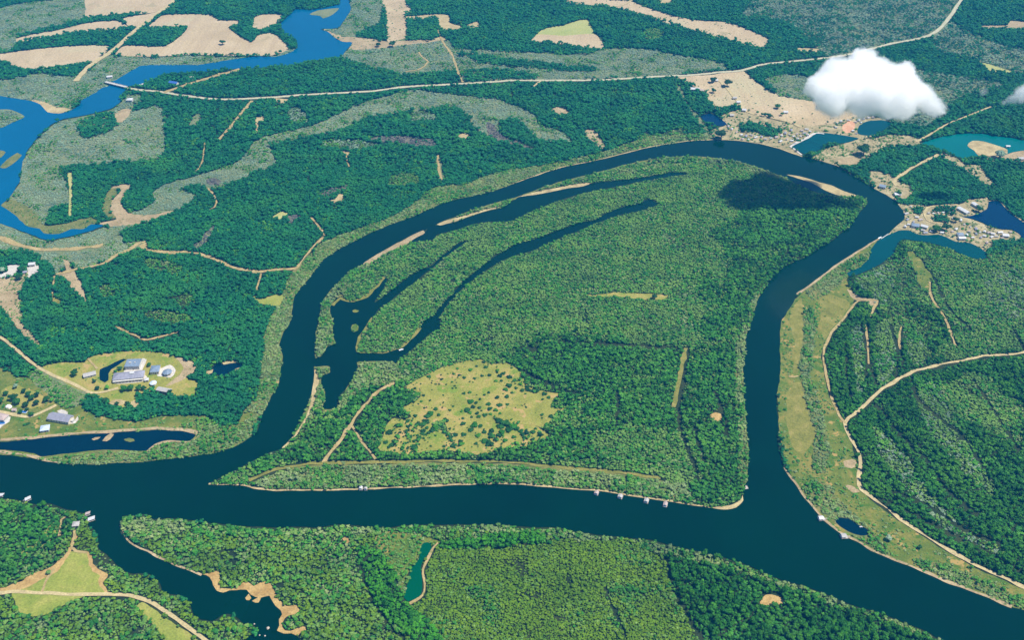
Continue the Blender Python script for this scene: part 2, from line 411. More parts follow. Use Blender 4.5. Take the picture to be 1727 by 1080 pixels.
A('tan_ground', 'tan scrub slope by the far river bank', 'b', tan, '984,222 1000,218 1016,238 1022,252 1004,246')
A('tan_ground', 'tan scrub strip left of the far farmland', 'b', scrubfloor, '1140,140 1150,150 1160,175 1180,198 1198,225 1205,236 1190,228 1172,200 1150,170', 1.5)
A('sand_clearing', 'tan clearing in the forest right of the middle', '.', tan, '928,186 944,180 960,190 944,195')
A('sand_clearing', 'pale roadside clearing under the white highway', '.', sand, '456,166 490,168 484,174 470,174')
A('sand_clearing', 'small pale clearing at the end of a short lane', '.', sand, '432,198 444,197 448,202 436,207 434,226 432,226')
A('sand_clearing', 'small pale clearing with a pointed end', '.', sand, '772,229 786,225 796,232 784,235')
A('sand_clearing', 'small pale clearing left of the pointed one', '.', sand, '572,257 584,254 592,259 582,262')
A('sand_clearing', 'hook shaped pale clearing in the forest', '.', sand, '552,340 566,336 570,328 581,330 578,340 562,342')
A('dead_stand_ground', 'grey cut ground above the hook shaped clearing', 'K', deadfloor, '538,326 560,318 590,312 584,320 566,326 548,332')
A('sand_clearing', 'yellow green clearing left of the hook shaped one', '.', green_field, '459,367 474,357 484,360 482,368 466,370')
A('dead_stand_ground', 'grey cut ground beside the yellow green clearing', 'K', deadfloor, '484,366 500,362 510,366 494,380 486,374')
A('scrub_ground', 'pale streak in the forest by the straight lane', 'b', scrubfloor, '736,268 744,265 746,290 750,304 740,306 738,290')
A('scrub_ground', 'scrubby opening with scattered bushes under the highway', 'b', scrubfloor, '318,212 328,195 336,190 340,200 330,215')
A('bank_ground', 'pale bushy belt along the left bank of the main river', 'B', bankfloor, '342,790 375,722 402,715 410,695 432,670 440,630 444,575 454,540 467,517 477,495 494,458 522,430 534,415 572,398 607,385 657,368 672,360 707,337 737,315 782,310 829,294 864,286 951,272 1024,254 1076,236 1090,225 1110,232 1150,226 1180,226 1205,236 1190,245 1089,258 1004,280 864,322 742,355 592,420 517,485 491,550 481,610 472,650 440,705 400,760')
A('meadow', 'yellow clearing beside the bank belt on the left', '.', lawn, '424,500 440,505 468,497 478,500 470,516 455,515 436,512')

# --- lower left settlement
A('meadow', 'grassy ground around the lower left houses and pond', 'v', grassy, '-120,570 0,620 40,638 62,628 75,618 150,665 138,685 160,700 232,712 270,704 345,702 375,724 400,716 414,695 440,700 400,760 275,785 60,780 -120,775')
A('scrub_ground', 'grey green scrub beside the bend of the pale road', 'V', scrubfloor, '50,632 75,620 120,648 148,664 138,684 112,688 96,682 84,668 60,650')
A('bank_ground', 'bushy bank between the lower left pond and the river', 'B', bankfloor, '70,775 155,762 212,761 247,762 280,745 320,745 336,735 330,722 300,722 345,704 380,726 404,716 430,700 446,690 400,760 275,786 160,788')
A('meadow', 'dry grassy clearing around the large grey roofed buildings', 'w', meadow_m, '75,620 100,612 140,612 150,605 165,598 205,594 250,592 290,600 325,613 330,620 315,637 318,642 333,645 330,665 310,670 270,662 230,667 232,685 200,687 165,672 150,665 82,632')
A('tan_ground', 'bare tan band along the right side of the building clearing', '.', tan, '296,602 324,612 330,620 316,636 300,646 278,652 296,640 310,622', 1.5)
A('tan_ground', 'cream earth heap below the building clearing', '.', sand, '183,680 196,674 213,678 208,683 190,684', 0.5)
A('tan_ground', 'round cream earth heap under the building clearing', '.', sand, '218,682 226,676 235,682 228,688 220,686', 0.5)
A('paved_terrace', 'white paved terrace round the many sided roof', '.', gravel, '264,628 272,622 286,616 291,618 297,626 293,634 288,638 276,636 266,635', 0.3)
A('paved_terrace', 'cream forecourt under the long grey roof', '.', gravel, '190,643 200,638 246,634 250,640 238,645 206,648 192,648', 0.3)
A('paved_terrace', 'white drive between the two groups of grey roofs', '.', gravel, '240,605 247,607 243,618 238,628 234,627 238,616', 0.3)
A('paved_terrace', 'cream court left between the grey roofs', '.', gravel, '209,628 215,618 236,622 236,632 212,630', 0.3)
A('paved_terrace', 'white yard behind the big house by the pond', '.', gravel, '96,694 104,691 115,696 114,700 100,698', 0.3)
A('paved_terrace', 'white path at the right gable of the big house', '.', gravel, '116,714 126,711 131,703 133,708 127,715 120,716', 0.3)
A('paved_terrace', 'pinkish paving around the house at the left edge', '.', gravel, '-30,704 4,702 18,704 16,712 6,718 0,724 -30,724', 0.3)
A('orchard_ground', 'reddish ground under the orchard trees', '.', meadow_m, '2,660 26,650 44,656 64,664 80,674 70,684 54,690 36,688 14,682')

# --- right bank land
A('bank_ground', 'olive grassland along the right bank of the main river', 'v', grassy, '1341,505 1363,485 1408,451 1471,411 1482,404 1470,436 1436,460 1428,475 1440,495 1438,515 1422,538 1403,560 1390,585 1386,605 1393,645 1402,680 1422,715 1436,750 1446,790 1446,815 1470,847 1546,900 1646,960 1727,996 1800,1025 1900,1090 1800,1056 1706,1025 1591,980 1476,932 1401,887 1336,810 1313,715 1318,540')
A('scrub_ground', 'strip of grey green bushes between the grass strips on the right bank', 'B', bankfloor, '1346,540 1366,520 1376,545 1372,600 1368,640 1385,690 1398,760 1390,800 1370,790 1372,740 1356,690 1350,640')
A('scrub_ground', 'bushes on the upper spit of the right bank', 'B', bankfloor, '1363,487 1408,453 1440,434 1468,424 1452,448 1432,462 1424,476 1400,492 1370,508')
A('scrub_ground', 'bushes on the corner by the small right pond', 'B', bankfloor, '1352,826 1372,812 1400,820 1420,850 1446,874 1466,896 1484,912 1500,940 1478,930 1452,912 1420,892 1396,874 1370,850')
A('scrub_ground', 'bushes along the lower right shore', 'B', bankfloor, '1540,944 1580,950 1640,972 1700,1000 1730,1012 1800,1050 1800,1058 1706,1022 1640,994 1560,962')
A('meadow', 'long mown meadow strip on the right bank', '.', lane_m, '1326,668 1338,650 1350,645 1358,680 1366,710 1376,735 1362,758 1352,768 1338,755 1328,720')
A('tan_strip', 'dry tan strip above the long mown meadow', '.', lane_m, '1332,540 1336,520 1352,505 1354,560 1350,600 1344,632 1338,630 1342,590')
A('meadow', 'brownish olive clearing inside the track bend on the right bank', 'g', lane_m, '1384,502 1400,497 1434,512 1416,538 1402,558 1390,575 1384,545')
A('tan_ground', 'bare dirt at the track corner on the right bank', '.', tan, '1428,488 1440,494 1450,502 1478,505 1480,512 1468,516 1460,508 1444,508 1434,500', 1.5)
A('tan_ground', 'bare tan patch beside the right hand road', '.', tan, '1422,780 1440,776 1444,786 1436,792 1426,789')
A('tan_ground', 'bare yellowish patch by the right hand road bend', '.', tan, '1424,820 1436,820 1450,830 1440,832')
A('stand', '', 'I', None, '1523,406 1560,410 1609,424 1660,440 1700,420 1730,415 2050,430 2050,600 1730,592 1690,596 1600,610 1560,620 1600,560 1570,500 1540,440')
A('stand', '', 'V', None, '1484,450 1520,430 1552,450 1566,475 1568,530 1580,590 1610,606 1546,624 1530,590 1500,540 1480,505')
A('stand', '', 'L', None, '1478,548 1498,540 1512,560 1510,600 1500,640 1484,655 1478,610')
A('stand', '', 'L', None, '1436,560 1452,548 1458,580 1456,640 1446,672 1440,640')
A('stand', '', 'I', None, '1576,655 1610,640 1680,640 1727,690 1727,760 1680,740 1620,700')
A('stand', '', 'L', None, '1528,560 1545,556 1560,580 1562,608 1546,618 1530,600')
A('stand', '', 'L', None, '1440,470 1500,444 1510,470 1500,500 1486,530 1470,500')
A('stand', '', 'L', None, '1660,470 1700,450 1740,470 1740,520 1700,540 1670,510')
A('stand', '', 'L', None, '1560,850 1590,862 1640,900 1690,930 1680,940 1620,912 1575,880')
A('meadow', 'yellow green glade inside the woods on the right', 'g', grassy, '1530,425 1545,428 1560,450 1572,468 1564,490 1550,480 1540,450')
A('scrub_ground', 'light scrub streak on the slope at the right', 'L', None, '1540,660 1572,642 1600,690 1640,760 1680,830 1660,840 1610,780 1570,740')
A('scrub_ground', 'light scrub streak lower on the right slope', 'L', None, '1470,720 1500,740 1540,790 1580,850 1640,910 1600,890 1540,840 1490,780')

# --- near bank, left piece
A('meadow', 'fan shaped meadow beside the near inlet', '.', lawn, '115,932 130,933 150,932 153,944 160,955 177,972 172,990 185,1003 62,1000 15,997 30,990 75,972 100,950')
A('meadow', 'meadow below the pale road at the lower left', '.', lawn, '20,1002 62,1002 140,1006 110,1022 84,1036 60,1041 37,1038 27,1017')
A('meadow', 'small grass glade in the wood at the lower left', '.', lawn, '90,881 100,885 97,902 85,912 68,924 50,935 30,937 32,930 50,921 70,910 77,890')
A('meadow', 'grass verge inside the road bend at the bottom left', 'g', lawn, '232,1024 240,1018 275,1040 345,1090 380,1120 310,1120 262,1060 244,1042')
A('tan_ground', 'orange verge along the left of the fan shaped meadow', '.', orange, '-40,998 0,996 30,984 60,968 84,958 104,944 114,928 124,905 132,906 122,925 118,938 104,958 76,976 40,993 0,1003 -40,1006', 1.5)
A('tan_ground', 'orange verge along the right of the fan shaped meadow', '.', orange, '148,932 154,938 162,955 180,972 175,988 190,1004 174,1000 165,986 168,972 154,958', 1.5)
A('stand', '', 'J', None, '-200,860 0,850 85,856 128,880 120,900 90,925 40,965 0,985 -200,1000')

# --- near bank, right piece
A('sand_bank', 'orange sandy shore at the head of the near inlet', '.', orange, '336,972 352,970 366,964 371,968 372,979 373,990 388,994 400,992 410,983 418,982 429,989 446,982 456,987 463,997 471,1013 481,1024 501,1023 507,1034 490,1040 480,1046 477,1060 490,1067 505,1058 516,1058 514,1068 502,1074 475,1078 455,1050 440,1025 400,1012 360,1010')
A('bank_ground', 'pale bushy crest along the near bank of the main river', 'C', None, '205,874 257,878 375,886 544,891 682,888 842,887 971,898 1126,921 1264,957 1386,1001 1521,1051 1590,1080 1560,1080 1500,1056 1380,1014 1262,972 1120,938 968,914 842,900 682,902 544,906 375,905 290,900 222,914')
A('scrub_ground', 'olive scrub hollow around the narrow teal pond', 'V', grassy, '634,905 660,896 715,905 740,915 714,918 706,940 692,956 684,980 678,1000 668,965 650,936 634,922')
A('stand', '', 'G', None, '604,918 622,932 632,930 662,960 672,990 684,1022 719,1047 742,1080 780,1140 700,1140 682,1075 657,1052 637,1027 622,997 604,957')
A('stand', '', 'G', None, '733,922 760,914 820,905 864,902 920,902 921,915 864,922 800,927 745,927')
A('stand', '', 'P', None, '734,930 800,928 864,923 926,918 989,913 1062,912 1076,922 1106,934 1122,957 1129,995 1152,1035 1180,1080 1230,1160 1230,1300 800,1300 790,1140 742,1080 719,1047 692,1025 709,1008 715,980 718,950')
A('sand_clearing', 'orange clearing in the near forest at the bottom', '.', orange, '1281,1020 1289,1006 1306,1007 1325,1015 1318,1020 1300,1022')
A('tan_ground', 'orange streak in the near scrub left of the bright green strip', '.', orange, '578,908 585,905 592,915 588,920')

# --- rivers and ponds
A('river', 'dark teal main river looping round the wooded island', '~', river_m,
  '-300,765 0,768 60,775 100,783 160,784 230,781 290,774 350,767 400,752 432,730 444,695 459,670 472,640 473,622 478,602 472,587 474,570 481,555 491,540 494,510 504,490 517,475 532,455 544,440 562,426 592,410 622,395 657,380 694,367 719,355 742,345 769,337 807,329 837,321 864,311 901,296 939,285 976,276 1014,269 1054,257 1089,250 1134,242 1176,237 1209,236 1239,237 1264,241 1296,246 1326,254 1353,265 1378,271 1408,280 1436,296 1466,314 1496,330 1513,344 1522,355 1525,370 1513,380 1497,397 1483,404 1471,410 1436,432 1408,451 1383,470 1363,485 1343,497 1341,505 1331,522 1320,540 1315,565 1315,590 1316,615 1315,640 1311,665 1310,690 1313,715 1311,740 1315,765 1323,790 1336,810 1351,830 1366,850 1383,870 1401,887 1426,904 1451,917 1476,932 1508,945 1533,955 1561,967 1591,980 1633,996 1671,1010 1706,1025 1726,1029 1800,1053 1900,1090 2050,1160 2050,1300 1900,1280 1700,1130 1640,1102 1586,1079 1571,1071 1546,1060 1521,1050 1486,1036 1436,1022 1386,1000 1341,986 1296,970 1264,956 1239,946 1201,937 1164,927 1126,920 1094,911 1044,907 1014,904 971,897 934,890 901,890 842,886 757,886 682,887 657,890 612,889 582,885 544,890 494,890 447,890 375,885 325,879 287,875 257,876 250,868 228,870 207,872 204,885 205,902 220,915 250,930 265,940 292,952 325,965 340,971 352,976 357,984 366,997 376,1000 387,997 402,996 418,996 424,1004 432,1008 441,1009 455,1006 459,1015 464,1023 473,1031 475,1038 470,1047 472,1057 468,1065 479,1070 496,1072 504,1080 520,1110 500,1160 430,1160 400,1110 412,1080 433,1070 436,1062 426,1054 414,1054 405,1047 393,1040 384,1037 375,1038 361,1047 348,1046 340,1047 327,1040 322,1022 307,1007 277,1000 270,986 255,972 240,970 215,966 200,957 185,940 166,925 166,915 160,895 147,885 150,870 140,865 115,860 85,851 65,852 37,845 0,841 -80,835 -300,830', 0.8)
A('river', 'bright blue river bending past the bridge at the far left', '~', blue_m,
  '595,-25 589,0 592,15 582,32 569,47 540,49 554,54 562,62 577,70 594,72 582,87 574,96 544,100 494,109 432,115 400,116 337,122 287,124 262,132 235,144 215,146 210,157 202,162 205,170 185,184 140,195 107,201 87,210 72,222 57,240 45,257 40,270 36,285 32,307 15,335 2,347 15,355 30,367 45,382 67,387 75,394 100,395 120,387 140,387 155,379 175,381 145,392 107,401 82,405 60,399 37,390 5,379 -20,375 -300,380 -300,150 -80,160 0,162 25,166 50,170 67,176 80,189 100,192 120,186 135,177 137,170 160,157 175,147 185,145 180,140 195,135 212,125 235,112 262,109 337,109 362,105 400,99 432,95 469,95 502,80 497,67 479,55 474,40 492,22 497,16 527,16 572,7 574,0 568,-25', 0.8)
A('pond', 'long dark pond beside the lower left houses', '~', darkpond_m, '-120,744 0,746 50,742 120,735 175,732 225,729 270,726 310,729 328,731 331,735 320,744 280,744 262,750 247,761 212,760 155,761 112,766 67,771 57,766 0,759 -120,756', 0.5)
A('pond', 'small dark pond with pale rocky rim in the left forest', '~', darkpond_m, '350,632 357,622 362,617 368,614 375,615 382,615 394,613 405,615 411,617 405,621 398,623 392,626 385,630 376,636 368,633 356,633', 0.4)
A('pond', 'dark blue garden pond beside the large grey roofs', '~', darkpond_m, '208,606 214,607 206,612 198,618 188,624 183,631 183,642 177,646 168,642 168,635 169,624 181,619 194,612', 0.3)
A('pond', 'narrow teal pond in the near woods', '~', teal_m, '714,917 727,917 728,930 717,942 710,960 712,985 709,1005 687,1016 682,1010 688,985 694,960 708,942 707,932', 0.4)
A('pond', 'deep blue pond left of the far village', '~', bluepond_m, '1181,196 1199,192 1214,200 1226,210 1218,213 1196,209', 0.4)
A('pond', 'teal blue pond cut off behind the river bank under the cloud', '~', tealblue_m, '1333,245 1356,235 1376,224 1411,227 1448,234 1421,242 1396,241 1383,252 1361,261 1350,257', 0.5)
A('pond', 'blue pond right below the white cloud', '~', tealblue_m, '1446,225 1449,212 1462,205 1490,203 1504,208 1486,222 1466,229', 0.5)
A('lake', 'turquoise lake with a sand tongue at the right', '~', turq_m, '1554,243 1570,236 1594,230 1622,226 1658,226 1676,230 1700,232 1727,237 1850,245 1850,262 1727,254 1690,262 1647,264 1620,267 1598,256 1578,252', 0.6)
A('pond', 'dark blue pond behind the point village at the right edge', '~', bluepond_m, '1622,366 1640,364 1666,352 1667,341 1683,340 1695,350 1709,364 1727,376 1850,410 1850,420 1727,407 1721,397 1706,387 1690,387 1666,380 1643,370', 0.6)
A('inlet', 'teal blue inlet joining the main river below the point village', '~', tealblue_m, '1483,403 1496,398 1516,390 1533,389 1549,396 1569,397 1583,396 1597,401 1612,408 1637,411 1663,426 1662,436 1649,437 1623,430 1609,423 1573,411 1541,406 1523,404 1513,413 1509,426 1494,439 1483,447 1456,460 1433,467 1428,462 1451,450 1466,435 1468,422 1479,408', 0.6)
A('pond', 'small blue pond behind the lower right shore', '~', darkpond_m, '1407,878 1413,874 1431,876 1443,884 1462,894 1463,903 1452,904 1431,897 1417,889', 0.5)

# --- islands
A('island', 'large wooded island inside the river loop', 'I', soil,
  '352,817 375,805 400,793 432,776 454,765 477,757 487,747 504,725 517,702 524,680 528,652 532,620 531,607 532,590 533,565 538,540 542,515 554,495 569,480 587,460 612,447 632,432 662,415 687,402 714,390 728,384 742,376 769,365 807,351 864,335 889,327 914,319 939,309 976,302 1001,295 1024,287 1051,280 1081,272 1114,266 1164,264 1201,268 1239,272 1264,278 1291,288 1313,296 1330,303 1351,314 1375,324 1402,329 1427,332 1446,331 1459,335 1464,341 1459,349 1448,361 1440,372 1433,382 1415,397 1394,413 1383,417 1366,430 1321,452 1296,475 1289,480 1274,502 1269,520 1261,537 1259,545 1251,565 1251,590 1248,615 1246,640 1250,660 1254,690 1256,715 1256,752 1261,780 1253,792 1253,825 1251,840 1239,855 1219,859 1199,857 1164,851 1126,845 1089,840 1039,832 1004,827 964,825 914,820 864,816 807,816 707,821 632,824 572,825 544,827 482,827 447,826 410,819', 0.8)
A('stand', '', 'J', None, '1232,380 1300,350 1400,340 1455,340 1440,372 1394,413 1321,452 1289,480 1261,537 1250,565 1190,560 1200,480')
A('stand', '', 'J', None, '850,600 920,570 1000,565 1080,580 1160,590 1250,580 1246,640 1256,752 1253,840 1230,852 1180,840 1160,790 1080,780 1010,790 950,770 960,720 940,670 890,640 860,622')
A('stand', '', 'I', None, '1008,735 1060,722 1120,726 1160,760 1180,800 1100,800 1020,790')
A('stand', '', 'J', None, '600,660 640,652 680,650 690,690 660,720 640,755 684,766 800,770 850,745 870,722 905,725 950,740 950,780 860,785 640,782 560,785 480,795 432,805 430,785 520,740 560,690')
A('meadow', 'yellow grass meadow dotted with dark shrubs on the island', 'm', meadow_m,
  '683,655 714,636 744,621 773,612 812,607 833,616 853,614 875,627 886,647 918,661 944,666 933,679 929,688 953,690 936,701 918,723 905,721 881,716 862,707 834,705 838,716 850,722 846,738 820,740 797,740 797,764 790,750 770,738 760,732 753,729 751,712 736,712 727,720 727,736 714,747 684,764 660,764 640,760 636,750 645,738 651,723 660,708 681,708 695,703 679,690 690,684 710,668 701,661')
A('meadow', 'lower half of the island meadow broken up by dark bushes', 'h', meadow_m, '640,753 650,735 660,720 690,712 722,712 740,726 760,735 790,742 800,728 826,722 846,700 880,716 905,722 925,735 900,752 860,756 830,764 806,768 780,764 740,760 690,768 660,764')
A('meadow', 'bushy top corner of the island meadow', 'h', meadow_m, '812,606 833,615 853,613 876,626 888,648 916,660 900,664 872,650 850,634 826,622')
A('scrub_ground', 'reddish boggy patch on the island west shore', 'b', orange, '650,622 668,615 678,620 664,630 652,630')
A('scrub_ground', 'pale bushes on the west shore of the island', 'C', bankfloor, '602,613 662,611 676,617 690,625 680,640 650,650 610,660 575,690 555,700 540,690 550,680 566,690 584,658')
A('bank_ground', 'pale scrubby belt along the south shore of the island', 'C', bankfloor, '444,808 507,788 607,786 682,783 770,782 857,783 960,790 1040,800 1110,810 1160,825 1162,848 1126,843 1039,830 914,818 707,819 544,825 447,824 420,818')
A('bank_ground', 'bushy strip between the main river and the lagoon', 'C', bankfloor, '528,660 531,607 533,565 538,540 542,515 554,495 569,480 612,447 632,440 600,475 580,500 566,520 562,545 562,565 566,581 545,600 556,619 556,629 542,640 549,662 545,685 530,705 505,728 490,745')
A('sand_clearing', 'tan strip clearing in the island forest', '.', meadow_m, '990,499 1020,496 1040,494 1080,496 1126,498 1118,506 1080,506 1040,502 1010,502')
A('sand_clearing', 'round orange clearing near the east shore of the island', '.', orange, '1197,706 1198,700 1206,696 1216,700 1218,708 1212,713 1204,711')
A('bank_ground', 'thin pale edge along the east shore of the island', 'C', bankfloor, '1262,537 1270,502 1290,478 1296,478 1278,506 1268,540 1258,570 1253,640 1260,740 1262,790 1253,830 1245,800 1246,740 1240,660 1240,600 1246,560')
A('bank_ground', 'pale bushes at the north edge of the island', 'C', bankfloor, '728,384 807,351 864,335 939,309 1024,287 1081,272 1164,264 1239,272 1291,288 1330,303 1300,300 1240,286 1164,280 1100,288 1024,300 960,310 870,336 800,362 740,384')

# --- channels inside the island
A('side_channel', 'narrow side channel along the north of the island', '~', river_m,
  '717,392 692,410 704,407 729,405 737,397 774,387 794,380 819,375 864,373 889,360 921,347 951,336 984,326 1019,319 1054,312 1084,306 1114,301 1159,294 1134,291 1114,295 1076,301 1044,305 1004,309 984,314 959,317 914,326 879,330 864,340 844,352 822,357 789,367 767,375 739,380 726,383', 0.6)
A('lagoon', 'branching lagoon with two long creeks on the island west side', '~', river_m,
  '529,607 542,602 552,585 566,581 561,565 562,545 561,540 557,530 559,515 566,504 575,500 583,506 597,509 617,500 627,490 640,478 647,468 653,468 650,480 640,497 632,511 652,497 677,477 702,460 727,450 742,435 752,427 774,411 787,407 774,417 754,432 732,450 707,470 692,482 672,497 657,510 639,522 629,537 612,562 606,577 604,595 637,596 657,594 677,587 689,575 707,555 719,540 727,537 744,517 764,495 782,475 807,455 832,435 862,417 879,410 914,400 939,390 976,377 1004,372 1019,362 1051,350 1076,345 1094,337 1109,345 1084,355 1054,361 1024,370 994,382 964,395 926,410 901,422 864,433 844,442 822,455 794,475 777,490 754,515 742,537 742,555 727,562 707,580 689,595 672,607 667,615 662,610 612,611 602,612 604,622 594,640 584,657 571,670 567,689 544,691 547,680 549,662 542,650 542,635 556,629 556,619 530,619', 0.6)

# --- islets, spits and bars standing in the water
A('sand_bar', 'long pale sand bar at the north east tip of the island', '.', sand, '1327,295 1354,299 1378,307 1402,313 1424,323 1446,331 1428,333 1410,329 1392,322 1378,314 1366,308 1345,301', 0.6)
A('sand_bar', 'tan sand spit on the upper channel', '.', tan, '612,446 632,432 662,415 687,402 714,389 717,393 702,402 688,411 664,422 642,434 620,447', 0.6)
A('sand_bar', 'slim pale sand spit above the upper channel', '.', sand, '737,379 755,372 780,365 805,358 830,351 845,350 822,356 789,366 767,374 742,381', 0.6)
A('sand_bar', 'thin sand edge where the upper channel narrows', '.', sand, '872,333 900,325 935,318 965,312 1000,308 985,314 959,318 914,327 880,332', 0.6)
A('sand_bar', 'pale sandy west shore below the lagoon mouth', '.', sand, '532,622 538,640 534,660 528,690 512,718 494,742 482,756 476,757 487,746 504,724 517,701 524,679 528,651', 0.6)
A('islet', 'oval green islet in the lagoon', 'b', grassy, '592,554 594,549 600,547 605,551 604,558 598,561 593,559', 0.3)
A('islet', 'tiny pale reed islet in the upper lagoon', '.', grassy, '594,525 599,523 606,525 602,528 596,528', 0.3)
A('islet', 'wooded islet in the blue river at the left edge', 'S', scrubfloor, '-120,190 0,185 20,186 42,197 25,205 0,216 -120,222', 0.4)
A('islet', 'tan marsh strip in the blue river under the wooded islet', '.', bankfloor, '0,283 12,270 30,258 37,262 28,272 10,284', 0.5)
A('islet', 'small marsh islet at the left edge of the blue river', '.', bankfloor, '-20,262 0,254 10,257 2,266 -20,270', 0.5)
A('mud_flat', 'grey mud flat in the far blue river', '.', scrubfloor, '522,24 535,18 572,14 562,24 545,31 540,27', 0.5)
A('sand_spit', 'golden sand tongue in the turquoise lake', '.', sand, '1631,246 1640,238 1658,239 1688,248 1699,253 1699,259 1664,264 1650,263 1643,255', 0.4)
A('mud_islet', 'slanting pale mud islet in the lower left pond', '.', tan, '172,745 178,738 188,732 193,734 186,742 180,746', 0.4)
A('mud_islet', 'short pale mud islet beside the slanting one', '.', tan, '155,742 161,739 170,738 166,742 158,744', 0.4)
A('mud_islet', 'low weedy islet in the lower left pond', '.', bankfloor, '209,742 218,740 226,742 228,745 220,747 212,745', 0.4)
A('sand_islet', 'small orange sand islet in the near inlet', '.', orange, '414,1010 420,1003 424,1010 421,1014 416,1014', 0.3)
A('sand_islet', 'pale sand islet joined to the orange inlet shore', '.', orange, '425,1015 436,1009 440,1004 441,1009 436,1018 430,1018', 0.3)
A('pond_rim', 'pale rock slab at the left end of the forest pond', '.', sand, '345,628 353,626 360,624 358,630 350,633', 0.3)
A('pond_rim', 'long pale rock slab behind the forest pond', '.', sand, '375,613 386,610 398,609 400,612 388,614 377,616', 0.3)
A('pond_rim', 'thin pale rock slab at the right end of the forest pond', '.', sand, '398,623 404,621 407,622 400,626 394,627', 0.3)
A('sandy_point', 'orange beach at the south east corner of the island', '.', sand, '1199,857 1219,855 1236,852 1250,842 1253,836 1253,845 1242,857 1222,861', 0.4)

